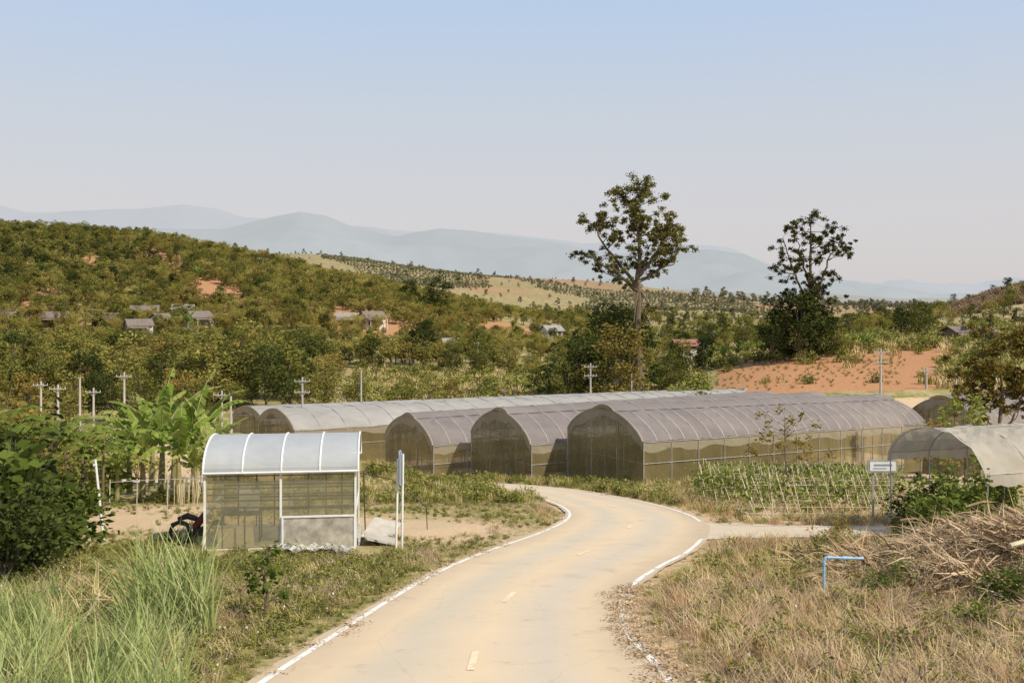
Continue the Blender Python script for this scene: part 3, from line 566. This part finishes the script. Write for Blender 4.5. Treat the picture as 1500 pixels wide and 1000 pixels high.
scatter('field_grass',np.stack([x,d,h(x,d)-.03],-1),r.rand(n)*6.28,.9+1.4*r.rand(n),r.choice([0,0,1,2],n),[tuft(97,40,.5,.6,.03,.5,'dry'),tuft(98,40,.5,.5,.03,.5,'grass'),make_bush(99,1.2,.7,120,.1,'weed')],.1,8)
pts=[]
for y0 in np.arange(97,130,2.6):
    for x0 in np.arange((1045-750)/1500*y0,(1345-750)/1500*y0,.8):
        if r.rand()<.5: pts.append((x0+r.normal()*.15,y0+.08*x0+r.normal()*.12))
pts=np.array(pts); n=len(pts); scatter('terrace_crop_rows',np.stack([pts[:,0],pts[:,1],h(pts[:,0],pts[:,1])],-1),r.rand(n)*6.28,.25+.3*r.rand(n),r.choice([0,1],n),[make_bush(111,1.4,.8,60,.12,'lf_brown',2),make_bush(112,1.4,.7,60,.12,'weed',2)],.1,18)
def strawpile(seed,n,rad,L,w0=.004):
    r=R(seed); mb=MB()
    for k in range(n):
        p=np.array([r.normal()*rad*.5,r.normal()*rad*.5,abs(r.normal())*rad*.22]); th=r.rand()*6.28; d=np.array([math.cos(th),math.sin(th),r.normal()*.35])*L*(.4+.6*r.rand()); m=p+d*.5+np.array([r.normal()*.04,r.normal()*.04,.08*r.rand()])
        w=w0+.006*r.rand(); pp=np.array([p,m,p+d-[0,0,.04]]); sd=np.array([-math.sin(th)*w,math.cos(th)*w,w*r.normal()])
        mb.add([pp[0]-sd,pp[0]+sd,pp[1]-sd,pp[1]+sd,pp[2]],[(0,1,3,2),(2,3,4)],0)
    return mb.obj('s',[M['straw']],link=False)
sp_=[strawpile(1,300,.7,.9),strawpile(2,260,.6,1.1,.007)]
pts=[]
for k in range(120):
    a=r.normal()*1.6+10.3; b=r.normal()*1.6+20.0; pts.append((a,b))
for k in range(60): pts.append((4.8+6*r.rand(),12.3+6*r.rand()))
pts=np.array(pts); n=len(pts)
scatter('dead_brush_pile',np.stack([pts[:,0],pts[:,1],h(pts[:,0],pts[:,1])],-1),r.rand(n)*6.28,np.where(np.arange(n)<120,.9,.5),r.choice([0,1],n),sp_,.2,9)
lp=MB(); rr=R(3); lp.quads(leafq(rr,np.stack([rr.normal(size=30)*.1,rr.normal(size=30)*.1,.012+.01*rr.rand(30)],-1),.022,.1),0); lp=lp.obj('l',[M['straw']],link=False)
yy=10+10*r.rand(200); xx=np.interp(yy,R2[:150,1],R2[:150,0])+.03+r.normal(size=200)*.13-.25*(r.rand(200)<.12)
yl=r.rand(60)*25+10; xl=np.interp(yl,L2[:150,1],L2[:150,0])+r.normal(size=60)*.10-.05
xx=np.concatenate([xx,xl]);yy=np.concatenate([yy,yl]); n=len(xx)
scatter('dry_leaf_litter',np.stack([xx,yy,h(xx,yy,False)+.055],-1),r.rand(n)*6.28,.5+.8*r.rand(n),[0]*n,[lp],0,10)
# ------------------------------------------------------------------ greenhouses
def greenhouse(name,A,W,L,zE,rise,drop,zb,ang=33,roof='roofnet',step=1.25,vent=True,seed=0,sagk=.05):
    r=R(seed); mb=MB(); a=math.radians(ang); dv=np.array([math.cos(a),math.sin(a)]); nv=np.array([-math.sin(a),math.cos(a)]); A=np.array(A,float)
    def P(s,w,z): q=A+dv*s+nv*w; return np.array([q[0],q[1],z])
    arch=lambda w:rise*max(0,1-abs(2*w/W-1)**1.75)**.72
    ez=lambda s:zE-drop*s/L
    S=np.arange(0,L+.01,step/3); S[-1]=L; Wn=np.concatenate([[0,.02*W],np.linspace(.06,.94,17)*W,[.98*W,W]])
    sag=lambda s:-sagk*abs(math.sin(math.pi*s/step))
    G=np.array([[P(s,w,ez(s)+arch(w)+.035+sag(s)*min(1,arch(w))+.014*r.normal()) for w in Wn] for s in S]); mb.grid(G,0)
    for w0,sg in ((0,-1),(W,1)):
        G=np.array([[P(s,w0+sg*(.03+.02*r.rand()),max(zb-drop*s/L-.5,ez(s)-q)) for q in (0,.2,.42+.10*math.sin(s*2.1)+.10*r.rand())] for s in S]); mb.grid(G,2)
        G=np.array([[P(s,w0+sg*(.015+.025*r.rand()),ez(s)-.35-q*((ez(s)-.35)-(zb-drop*s/L-.5))) for q in (0,.25,.5,.75,1)] for s in S]); mb.grid(G,1)
    for s0,sg in ((0,-1),(L,1)):
        G=np.array([[P(s0+sg*(.01+.03*r.rand()),w,(zb-.6)*(1-q)+(ez(s0)+arch(w))*q) for q in (0,.25,.5,.75,1)] for w in Wn]); mb.grid(G,1)
    for s in np.arange(0,L+.01,step):
        mb.tube([P(s,w,ez(s)+arch(w)+.05) for w in Wn],.024,4 if sagk else 3,4)
        if int(round(s/step))%2==0:
            for w0 in (-.06,W+.06): mb.tube([P(s,w0,zb-1.2),P(s,w0,ez(s))],.03,3,5)
            for w0 in (W*.33,W*.67): mb.tube([P(s,w0,zb-1),P(s,w0,ez(s)+arch(w0))],.03,3,4)
    for w0 in (-.07,W+.07):
        for q in (0,1.15): mb.tube([P(0,w0,ez(0)-q),P(L,w0,ez(L)-q)],.022,3,4)
    for w0 in (W*.25,W*.5,W*.75): mb.tube([P(.06,w0,zb-.8),P(.06,w0,ez(0)+arch(w0))],.022,3,4)
    for q in (0,1.15): mb.tube([P(.07,0,ez(0)-q),P(.07,W,ez(0)-q)],.022,3,4)
    mb.tube([P(-.05,w,ez(0)+arch(w)+.04) for w in Wn],.05,2,5)
    G=np.array([[P(-.04-.02*r.rand(),w,ez(0)+arch(w)-q*(.30+.34*r.rand())) for q in (0,1)] for w in Wn]); mb.grid(G,2)
    if vent:
        Wv=np.linspace(-.95,.95,9)
        G=np.array([[P(s,W/2+w,ez(s)+rise+.22-.30*(w/.95)**2) for w in Wv] for s in S]); mb.grid(G,0)
        G=np.array([[P(-.1,W/2+w,ez(0)+rise-.05+q*(.27-.30*(w/.95)**2)) for q in(0,1)] for w in Wv]); mb.grid(G,1)
        for s in np.arange(0,L,step*2): mb.tube([P(s,W/2+w,ez(s)+rise+.24-.30*(w/.95)**2) for w in Wv],.02,4,4)
    return mb.obj(name,[M[roof],M['sidenet'],M['flap'],M['metal'],M['hoop']])
M['hoop']=simple('roof_clamp_strip',(.52,.47,.43),.8,.15,3)
greenhouse('greenhouse',(7.05,55.1),6.8,24.7,2.36,1.55,.65,-.2,seed=1,step=1.0)
greenhouse('greenhouse',(1.12,60),6.8,29,1.52,1.7,.45,-1,seed=2)
greenhouse('greenhouse',(-5.0,65),6.8,34,.75,1.6,.2,-1.8,seed=3)
greenhouse('greenhouse',(-15.5,73),7.5,50,.72,1.2,.8,-2.3,roof='roofpl',seed=4,step=2,sagk=0,vent=False)
greenhouse('greenhouse',(-19.5,81),8,52,.15,1.1,1.0,-2.3,roof='roofpl',seed=5,step=2,vent=False,sagk=0)
greenhouse('greenhouse',(30.2,66),5.6,22,1.75,1.7,.2,-1.5,seed=7)
# ------------------------------------------------------------------ right canopy
mb=MB(); a=math.radians(18); dv=np.array([math.cos(a),math.sin(a)]); nv=np.array([-.25,.968]); A=np.array([13.1,28.2])
def PC(s,w,z): q=A+dv*s+nv*w; return (q[0],q[1],z)
W=4.4; ar=lambda w:1.0*max(0,1-abs(2*w/W-1)**2.2)**.7
Wn=np.concatenate([[-.05],np.linspace(0,1,17)*W,[W+.05]]); rr=R(7)
z0=hz(13.5,29)+1.95
mb.grid(np.array([[PC(s,w,z0+ar(w)-.07*abs(math.sin(s*2.1))-((.2+.12*rr.rand()) if w<0 or w>W else 0)+.02*rr.normal()) for w in Wn] for s in np.linspace(-.1,9,37)]),0)
for s in np.arange(0,9,1.5):
    mb.tube([PC(s,w,z0+ar(w)-.03) for w in Wn[1:-1]],.02,1,5)
    for w0 in (0,W): mb.tube([PC(s,w0,z0-2.4),PC(s,w0,z0)],.022,1,5)
for w0 in (0,W,W/2): mb.tube([PC(0,w0,z0+ar(w0)-.03),PC(9,w0,z0+ar(w0)-.03)],.015,1,4)
mb.obj('plastic_canopy_tunnel',[M['canopy'],M['metal']])
# ------------------------------------------------------------------ small arched shed
m,nt,o=newmat('polycarbonate_sheet'); M['poly']=m
f=noise(nt,2.2,5)
p=N(nt,'ShaderNodeBsdfPrincipled',_Roughness=.25); nt.links.new(ramp(nt,f,[(.3,(.34,.315,.20)),(.7,(.50,.46,.32))]),p.inputs['Base Color'])
t=N(nt,'ShaderNodeBsdfTransparent'); t.inputs[0].default_value=(.90,.86,.70,1); x=N(nt,'ShaderNodeMixShader'); x.inputs[0].default_value=.66
nt.links.new(p.outputs[0],x.inputs[1]);nt.links.new(t.outputs[0],x.inputs[2]);nt.links.new(x.outputs[0],o.inputs[0])
M['polyroof']=simple('polycarbonate_roof',(.46,.47,.47),.4,.08,1.5,transp=.15)
M['panel']=simple('grimy_panel',(.56,.51,.42),.6,.35,3.5,transp=.12)
M['rail']=simple('dark_rail',(.05,.042,.03))
mb=MB(); Wd=3.82; Dp=2.9; Hw=2.0; RA=.78
archz=lambda y:Hw+RA*max(0,1-abs(2*(y+.12)/(Dp+.24)-1)**2.0)**.5
ysr=(-.12+(Dp+.24)*(1-np.cos(np.linspace(0,math.pi,22)))/2)
mb.grid(np.array([[(-.03+xx*(Wd+.10),y,archz(y)+.02) for y in ysr] for xx in np.linspace(0,1,5)]),1)
for k in range(5):
    xx=-.03+k*(Wd+.1)/4
    mb.tube([(xx,y,archz(y)+.03) for y in ysr],.026,2,5)
for y in (ysr[0],ysr[-1]): mb.tube([(-.05,y,Hw+.02),(Wd+.09,y,Hw+.02)],.03,2,5)
for xx in (0,Wd/2,Wd):
    for y in (0,Dp): mb.box((xx,y,Hw/2),(.055,.055,Hw),2)
mb.box((Wd/2,-.002,.03),(Wd,.05,.06),2); mb.box((Wd/2,Dp,.03),(Wd,.05,.06),2)
for zz in (1.92,1.76,1.60,1.44,1.28,1.10):
    mb.box((Wd/2,.05,zz),(Wd-.1,.025,.032),3)
for zz in (1.84,1.66,1.2,.85,.5):
    mb.box((Wd/2,Dp-.06,zz),(Wd-.1,.03,.05),3)
for xx in (.45,.95,1.45,2.4,2.9,3.35): mb.box((xx,Dp-.09,Hw/2),(.04,.02,Hw-.05),3)
for xx in (.42,.98): mb.box((xx,.12,.55),(.04,.02,1.1),3)
mb.box((.7,.12,1.1),(.6,.02,.035),3)
mb.add([(0,.0,.06),(Wd,0,.06),(Wd,0,Hw),(0,0,Hw)],[(0,1,2,3)],0)
mb.add([(0,Dp,.06),(Wd,Dp,.06),(Wd,Dp,Hw),(0,Dp,Hw)],[(0,1,2,3)],0)
for xx in (.0,Wd):
    yy=[y for y in ysr if 0<=y<=Dp]; V=[(xx,0,.06)]+[(xx,y,archz(y)) for y in yy]+[(xx,Dp,.06)]; mb.add(V,[tuple(range(len(V)))],0)
    mb.box((xx,Dp/2,.95),(.05,Dp-.06,.04),2)
mb.box((2.88,-.055,.44),(1.80,.02,.80),4)
for (cx,cz,sx,sz) in ((2.88,.86,1.88,.045),(2.88,.03,1.88,.045),(1.96,.445,.045,.79),(3.80,.445,.045,.79)): mb.box((cx,-.07,cz),(sx,.04,sz),2)
mb.box((.75,1.2,.75),(1.1,.6,.05),3)
for q in((.25,1.),(1.25,1.),(.25,1.45),(1.25,1.45)): mb.box((q[0],q[1],.36),(.04,.04,.72),3)
mb.box((.95,1.3,1.05),(.5,.35,.5),2); mb.box((.7,.6,.25),(.9,.4,.5),5)
mb.box((Wd/2,Dp/2,-.16),(Wd+.2,Dp+.25,.28),5)
zsh=3.56; rot=math.radians(7.0)
fx,fy=-4.08,26.7; mb.xform(Matrix.Translation((fx-math.cos(rot)*Wd,fy-math.sin(rot)*Wd,zsh))@Matrix.Rotation(rot,4,'Z'))
mb.obj('arched_polycarbonate_shed',[M['poly'],M['polyroof'],M['white'],M['rail'],M['panel'],M['conc']])
mb=MB()
def slab(mb,c,sx,sy,t,rx,rz,mat=0,ry=0):
    q=MB(); q.box((0,0,0),(sx,sy,t),mat); q.xform(Matrix.Translation(c)@Matrix.Rotation(rz,4,'Z')@Matrix.Rotation(ry,4,'Y')@Matrix.Rotation(rx,4,'X')); mb.add(q.v[0],q.f,mat)
slab(mb,(-3.55,27.6,hz(-3.6,27.6)+.12),.85,1.3,.05,-.1,.12,0,.22); slab(mb,(-3.7,29.0,hz(-3.6,29.0)+.22),.8,1.5,.05,.15,-.1,0,.2)
mb.obj('concrete_slabs',[M['conc']])
mb=MB(); rr=R(4); gx,gy=np.meshgrid(np.linspace(-1,1,18),np.linspace(-1,1,12))
X0=-4.9+gx*.95+.12*np.sin(gy*4);Y0=25.1+gy*.42+.1*np.sin(gx*5); mb.grid(np.stack([X0,Y0,h(X0,Y0)+.17+.04*rr.normal(size=gx.shape)],-1)); mb.obj('crumpled_tarp',[M['tarp']])
mb=MB(); bx,by=-8.35,27.3; bz=hz(bx,by)
for sx in (-.5,.5):
    a=np.linspace(0,2*math.pi,17); mb.tube(np.stack([bx+sx+.26*np.cos(a),by+0*a,bz+.3+.26*np.sin(a)],-1),.05,0,6)
    for q in range(6): mb.tube([(bx+sx,by,bz+.3),(bx+sx+.25*math.cos(q),by,bz+.3+.25*math.sin(q))],.007,2,4)
mb.tube([(bx-.5,by,bz+.3),(bx-.15,by,bz+.45),(bx+.2,by,bz+.62),(bx+.5,by,bz+.3)],[.03,.05,.05,.03],2,6)
mb.tube([(bx-.55,by,bz+.66),(bx-.3,by,bz+.74),(bx-.05,by,bz+.66)],[.05,.09,.07],0,8); mb.tube([(bx-.1,by,bz+.45),(bx+.15,by,bz+.75),(bx+.35,by,bz+.7)],[.1,.11,.06],1,8)
mb.tube([(bx+.5,by,bz+.3),(bx+.36,by,bz+.9)],.025,2,5); mb.tube([(bx+.33,by-.3,bz+.92),(bx+.37,by,bz+.9),(bx+.33,by+.3,bz+.92)],.015,0,5)
mb.box((bx+.02,by,bz+.33),(.3,.2,.22),0)
mb.tube([(bx-.72,by,bz+.5),(bx-.5,by,bz+.6),(bx-.28,by,bz+.5)],.05,0,6); mb.tube([(bx+.28,by,bz+.55),(bx+.5,by,bz+.62),(bx+.75,by,bz+.45)],.04,0,6)
mb.obj('motorbike',[M['tire'],M['redp'],M['metal']])
mb=MB(); X,Y_=(582-750)/1500*26.2,26.2; z=hz(X,Y_)
mb.tube([(X-.04,Y_,z-.2),(X+.02,Y_,z+2.35)],.03,0,7); mb.tube([(X+.10,Y_+.15,z-.2),(X+.13,Y_+.15,z+2.45)],.03,0,7)
mb.box((X+.07,Y_+.25,z+2.08),(.04,.85,.80),1,rz=.16); mb.box((X+.03,Y_+.235,z+2.08),(.012,.80,.77),0,rz=.16)
mb.obj('roadside_sign',[M['white'],M['bluegrey']])
mb=MB(); X,Y_=(146-750)/1500*27.5,27.5; z=hz(X,Y_); mb.tube([(X+.12,Y_,z-.1),(X,Y_,z+1.1),(X-.12,Y_,z+2.25)],.035,0,7); mb.tube([(X-.16,Y_,z+2.1),(X-.08,Y_,z+2.1)],.045,0,6); mb.obj('white_marker_post',[M['white']])
mb=MB(); X,Y_=(535-750)/1500*31,31; z=hz(X,Y_); mb.tube([(X-.2,Y_,z+1.75),(X+.8,Y_,z+1.55),(X+1.4,Y_,z+1.1),(X+1.85,Y_,z+.7),(X+1.88,Y_,z)],.014,0,5); mb.tube([(X,Y_,z),(X-.05,Y_,z+1.8)],.02,0,5); mb.obj('bent_wire_support',[M['rail']])
mb=MB(); X,Y_=(1292-750)/1500*34,34; z=hz(X,Y_)
for dx in(-.3,.3): mb.box((X+dx,Y_,z+.95),(.06,.06,2.0),0)
mb.box((X,Y_-.05,z+1.85),(.98,.05,.42),0); mb.box((X,Y_-.085,z+1.85),(.86,.012,.30),1); mb.box((X,Y_-.095,z+1.90),(.6,.006,.06),2); mb.box((X-.1,Y_-.095,z+1.79),(.45,.006,.03),2)
mb.obj('information_sign',[M['metal'],M['white'],M['bluegrey']])
mb=MB(); d=18.6; X,Y_=(1207-750)/1500*d,d; z=hz(X,Y_); H=.78
mb.tube([(X,Y_,z-.1),(X,Y_,z+H-.06),(X+.02,Y_,z+H-.015),(X+.06,Y_,z+H),(X+.36,Y_,z+H-.01),(X+.72,Y_,z+H-.02)],.025,0,10)
for q in ((X,Y_,z+H-.1),(X+.1,Y_,z+H),(X+.38,Y_,z+H-.01)):
    if q[0]==X: mb.tube([(q[0],q[1],q[2]-.04),(q[0],q[1],q[2]+.03)],.034,0,10)
    else: mb.tube([(q[0]-.04,q[1],q[2]),(q[0]+.04,q[1],q[2])],.034,0,10)
mb.tube([(X+.38,Y_,z+H-.01),(X+.38,Y_,z+H-.12)],.022,1,8)
mb.obj('water_standpipe',[M['bluepipe'],M['metal']])
mb=MB(); X,Y_=(1322-750)/1500*24.5,24.5; z=hz(X,Y_)+.1; mb.box((X,Y_,z+.12),(.5,.35,.26),0,.2); mb.box((X-.05,Y_,z+.27),(.2,.2,.05),0,.1); mb.tube([(X,Y_,z+.2),(X,Y_,z+.75)],.015,1,5); mb.obj('concrete_valve_box',[M['conc'],M['metal']])
mb=MB(); z=hz(10.3,18.6); mb.tube([(8.9,18.3,z+.42),(9.6,18.5,z+.55),(10.6,18.7,z+.7)],[.05,.045,.03],0,7); mb.obj('fallen_log',[M['bamboo']])
mb=MB(); rr=R(8)
for k in range(120):
    px=243+68*rr.rand(); d=41+6*rr.rand(); X=(px-750)/1500*d; z=hz(X,d); mb.tube([(X,d,z),(X+rr.normal()*.06,d,z+.8+.35*rr.rand())],.014,0,4)
mb.obj('bamboo_stake_bed',[M['bamboo']])
mb=MB()
for px in (160,200,245): 
    X=(px-750)/1500*37; z=hz(X,37); mb.tube([(X,37,z),(X+.03,37,z+1.3)],.02,0,5)
X0=(160-750)/1500*37;X1=(312-750)/1500*37; z=hz(X0,37); mb.tube([(X0,37,z+1.2),((X0+X1)/2,37,z+1.3),(X1,37,z+1.33)],.012,0,4); mb.obj('wire_fence',[M['polec']])
# ------------------------------------------------------------------ vegetable trellis
mb=MB(); rr=R(12); LV=[]
for row,y0 in enumerate(np.arange(36.5,53,1.9)):
    xa=.235*y0 if y0<41 else .185*y0+.2; xb=.372*y0
    for x0 in np.arange(xa,xb,.42):
        z=hz(x0,y0)
        for sg in (-1,1):
            l=rr.normal()*.06; mb.tube([(x0+l,y0+sg*.42,z-.05),(x0+sg*.3+rr.normal()*.1,y0-sg*.08,z+1.25+.3*rr.rand())],.015,0,4)
        dn=34 if y0<41 else 95
        m=int(dn*(.3+1.0*rr.rand())); LV.append(np.stack([x0+rr.normal(size=m)*.3,y0+rr.normal(size=m)*.22,z+1.35*rr.rand(m)**.8],-1))
    for zq in (.55,1.1): mb.tube([(xa,y0,hz(xa,y0)+zq),((xa+xb)/2,y0,hz((xa+xb)/2,y0)+zq+.04),(xb,y0,hz(xb,y0)+zq)],.012,0,4)
mb.quads(leafq(rr,np.concatenate(LV),.08,.5,.7),1)
mb.obj('bean_trellis',[M['bamboo'],M['lf_bush']])
pts=[(x0+rr.normal()*.1,y0+rr.normal()*.08) for y0 in np.arange(25.5,34,.8) for x0 in np.arange(.375*y0,.62*y0,.35)]
pts=np.array(pts);n=len(pts); scatter('leafy_crop_rows',np.stack([pts[:,0],pts[:,1],h(pts[:,0],pts[:,1])],-1),rr.rand(n)*6.28,.5+.4*rr.rand(n),rr.choice([0,1],n),[make_bush(101,.7,.4,120,.05,'lf_bush'),make_bush(102,.7,.35,120,.045,'weed')],.1,11)
mb=MB()
for px in np.arange(1105,1290,26):
    d=35.2; X=(px-750)/1500*d; z=hz(X,d); mb.tube([(X,d,z),(X,d,z+.5)],.02,0,5)
X0=(1105-750)/1500*35.2;X1=(1285-750)/1500*35.2; 
for q in(.2,.42): mb.tube([(X0,35.2,hz(X0,35.2)+q),(X1,35.2,hz(X1,35.2)+q)],.008,0,4)
mb.obj('low_wire_fence',[M['bamboo']])
# ------------------------------------------------------------------ utility poles
def pole(px,top,d,arms=1,H=None):
    X=(px-750)/1500*d; zt=10-(top-440)*d/1500; zb=hz(X,d)-.2; mb=MB(); 
    mb.tube([(X,d,zb),(X,d,zt)],[.12,.075],0,8)
    for k in range(arms):
        z=zt-.35-k*.9; mb.box((X,d-.11,z),(1.3,.06,.07),0); 
        for dx in(-.6,-.25,.25,.6): mb.tube([(X+dx,d-.11,z+.035),(X+dx,d-.11,z+.18)],[.035,.025],1,6)
        mb.tube([(X-.35,d-.08,z),(X,d-.08,z-.35)],.015,1,4); mb.tube([(X+.35,d-.08,z),(X,d-.08,z-.35)],.015,1,4)
    mb.obj('utility_pole',[M['polec'],M['conc']])
for a in [(865,532,104,2),(1290,510,92,2),(1357,538,96,1),(925,547,110,0),(443,552,84,2),(529,542,98,0),(182,545,84,1),(60,558,88,1),(85,563,80,1),(117,553,86,0),(137,568,86,1),(325,572,80,1),(338,580,68,0),(1400,540,90,0),(268,560,110,0),(700,500,190,1)]: pole(*a)
# ------------------------------------------------------------------ village houses
def house(px,d,w,dp,hh,rot,wall='hwall',roof='hroof',rr=1.5,dz=0):
    X=(px-750)/1500*d; z=hz(X,d)+dz; mb=MB()
    mb.box((0,0,hh/2-1),(w,dp,hh+2),0)
    o_=.5; a=[(-w/2-o_,-dp/2-o_,hh-.15),(w/2+o_,-dp/2-o_,hh-.15),(w/2+o_,0,hh+rr),(-w/2-o_,0,hh+rr),(-w/2-o_,dp/2+o_,hh-.15),(w/2+o_,dp/2+o_,hh-.15)]
    b=[(p[0],p[1],p[2]-.12) for p in a]; mb.add(a+b,[(0,1,2,3),(3,2,5,4),(6,9,8,7),(9,10,11,8),(0,6,7,1),(4,5,11,10),(0,3,9,6),(3,4,10,9),(1,7,8,2),(2,8,11,5)],1)
    mb.add([(-w/2,-dp/2,hh),(-w/2,dp/2,hh),(-w/2,0,hh+rr-.25),(w/2,-dp/2,hh),(w/2,dp/2,hh),(w/2,0,hh+rr-.25)],[(0,2,1),(3,4,5)],0)
    mb.box((-w*.05,-dp/2-.03,1.0),(.9,.06,2.0),2)
    for q in (-.33,.28): mb.box((w*q,-dp/2-.04,1.5),(.9,.06,.9),2)
    mb.box((w/2+.03,0,1.5),(.06,1.2,.9),2)
    if w>5:
        for q in (-.45,.45): mb.box((w*q,-dp/2-1.3,hh/2-.3),(.15,.15,hh-.2),0)
        mb.add([(-w/2-.2,-dp/2-1.6,hh-.7),(w/2*.6,-dp/2-1.6,hh-.7),(w/2*.6,-dp/2-.1,hh-.25),(-w/2-.2,-dp/2-.1,hh-.25)],[(0,1,2,3)],1)
    mb.xform(Matrix.Translation((X,d,z))@Matrix.Rotation(rot,4,'Z')); mb.obj('village_house',[M[wall],M[roof],M['hwin']])
for a in [(290,262,6,5,3.4,.9),(203,252,5.5,4,3,.6,'hwall','hroof'),(158,266,6.5,4,2.2,.1,'hwood','hroof'),(212,272,6.5,4,3,.3,'hwood','hroof'),(268,276,5,4,3,.3,'hwood','hroof2',1.2),(236,262,4.5,4,2.8,1.1,'hwall','hroof'),
          (512,268,6.5,4,2.2,.15,'hwood','hroof2',1.1),(545,262,5.5,4,3,.7,'hwall','hroof'),(5,268,6,4,3,.3,'hwall','hroof'),(82,268,6,4,2.2,.1,'hwood','hroof'),
          (808,268,4.5,4,2.4,.5,'hwall','hroof2',1.3,2.0),(660,228,3,3,2.2,.2,'hwall','hroof2',.8),(1003,165,3.2,3,1.7,.2,'hwall','hroofr',.8,1.6),(1418,150,5.5,4,1.3,.1,'hwood','hroof',.6)]: house(*a)
# ------------------------------------------------------------------ mountains
def range_(name,D,prof,mat,seed,ampl,foot=.72):
    pp=np.array(prof,float); pxs=np.linspace(-900,2400,420); py=np.interp(pxs,pp[:,0],pp[:,1]); py+=1.6*wob(pxs,pxs*0,26,seed)
    zr=10+(440-py)*D/1500; rows=np.linspace(0,1,34); P=[]
    for u in rows:
        d=D*(foot+(1-foot)*u); X=(pxs-750)/1500*D*(.93+.07*u); prof_=u**1.3
        z=-60+(zr+60)*prof_+ampl*wob(X,np.full_like(X,d*2),D*.05,seed+1)*math.sin(math.pi*u)*.9
        P.append(np.stack([X,np.full_like(X,d),z],-1))
    mb=MB(); mb.grid(np.array(P)); o=mb.obj(name,[mat],True); o.data.flip_normals()
mt1=painted_haze_mat('painted_haze_far',(.06,.065,.07),(.475,.495,.525)); mt2=painted_haze_mat('painted_haze_mid',(.085,.09,.085),(.39,.415,.44)); mt3=painted_haze_mat('painted_haze_near',(.13,.12,.10),(.29,.295,.285))
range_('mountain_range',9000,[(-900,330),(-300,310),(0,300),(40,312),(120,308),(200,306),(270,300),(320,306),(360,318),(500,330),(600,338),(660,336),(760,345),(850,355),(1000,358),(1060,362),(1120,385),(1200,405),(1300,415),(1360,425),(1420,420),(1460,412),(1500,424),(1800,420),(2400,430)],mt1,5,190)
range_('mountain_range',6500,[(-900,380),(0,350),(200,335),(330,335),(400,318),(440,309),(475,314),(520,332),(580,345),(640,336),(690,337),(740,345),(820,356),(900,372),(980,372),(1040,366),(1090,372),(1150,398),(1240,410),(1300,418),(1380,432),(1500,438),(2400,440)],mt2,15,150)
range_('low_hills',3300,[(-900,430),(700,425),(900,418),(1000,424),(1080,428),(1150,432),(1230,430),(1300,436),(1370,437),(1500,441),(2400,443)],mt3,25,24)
# ------------------------------------------------------------------ world, sun, camera
el,az=math.radians(47),math.radians(128)
w=bpy.data.worlds.new('World'); scene.world=w; w.use_nodes=True; nt=w.node_tree; nt.nodes.clear()
sk=N(nt,'ShaderNodeTexSky',sky_type='NISHITA',sun_disc=False,sun_elevation=el,sun_rotation=az,air_density=1.0,dust_density=3.0,ozone_density=1.5)
tc=nt.nodes.new('ShaderNodeTexCoord'); sx=nt.nodes.new('ShaderNodeSeparateXYZ'); nt.links.new(tc.outputs['Generated'],sx.inputs[0])
gr=ramp(nt,sx.outputs['Z'],[(0.,(.75,.705,.705)),(.08,(.725,.705,.72)),(.17,(.66,.70,.765)),(.29,(.53,.675,.90)),(1.,(.15,.26,.50))])
sc_=N(nt,'ShaderNodeVectorMath',operation='SCALE'); sc_.inputs['Scale'].default_value=10.0; nt.links.new(gr,sc_.inputs[0])
mx=mixc(nt,.85,sk.outputs[0],sc_.outputs[0])
bg=N(nt,'ShaderNodeBackground',_Strength=.1); nt.links.new(mx,bg.inputs[0]); wo=nt.nodes.new('ShaderNodeOutputWorld'); nt.links.new(bg.outputs[0],wo.inputs[0])
L=bpy.data.lights.new('sun','SUN'); L.energy=5.0; L.angle=math.radians(.5); L.color=(1,.92,.77); so=bpy.data.objects.new('sun',L); scene.collection.objects.link(so)
sd=Vector((math.sin(az)*math.cos(el),math.cos(az)*math.cos(el),math.sin(el))); so.rotation_euler=sd.to_track_quat('Z','Y').to_euler(); so.location=(40,-30,60)
cam=bpy.data.cameras.new('camera'); cam.lens=36; cam.sensor_width=36; cam.shift_y=-.04; cam.clip_end=40000; cam.clip_start=.1
co=bpy.data.objects.new('camera',cam); scene.collection.objects.link(co); co.location=(0,0,10); co.rotation_euler=(math.pi/2,0,0); scene.camera=co
scene.view_settings.view_transform='Standard'; scene.view_settings.look='None'; scene.view_settings.exposure=0
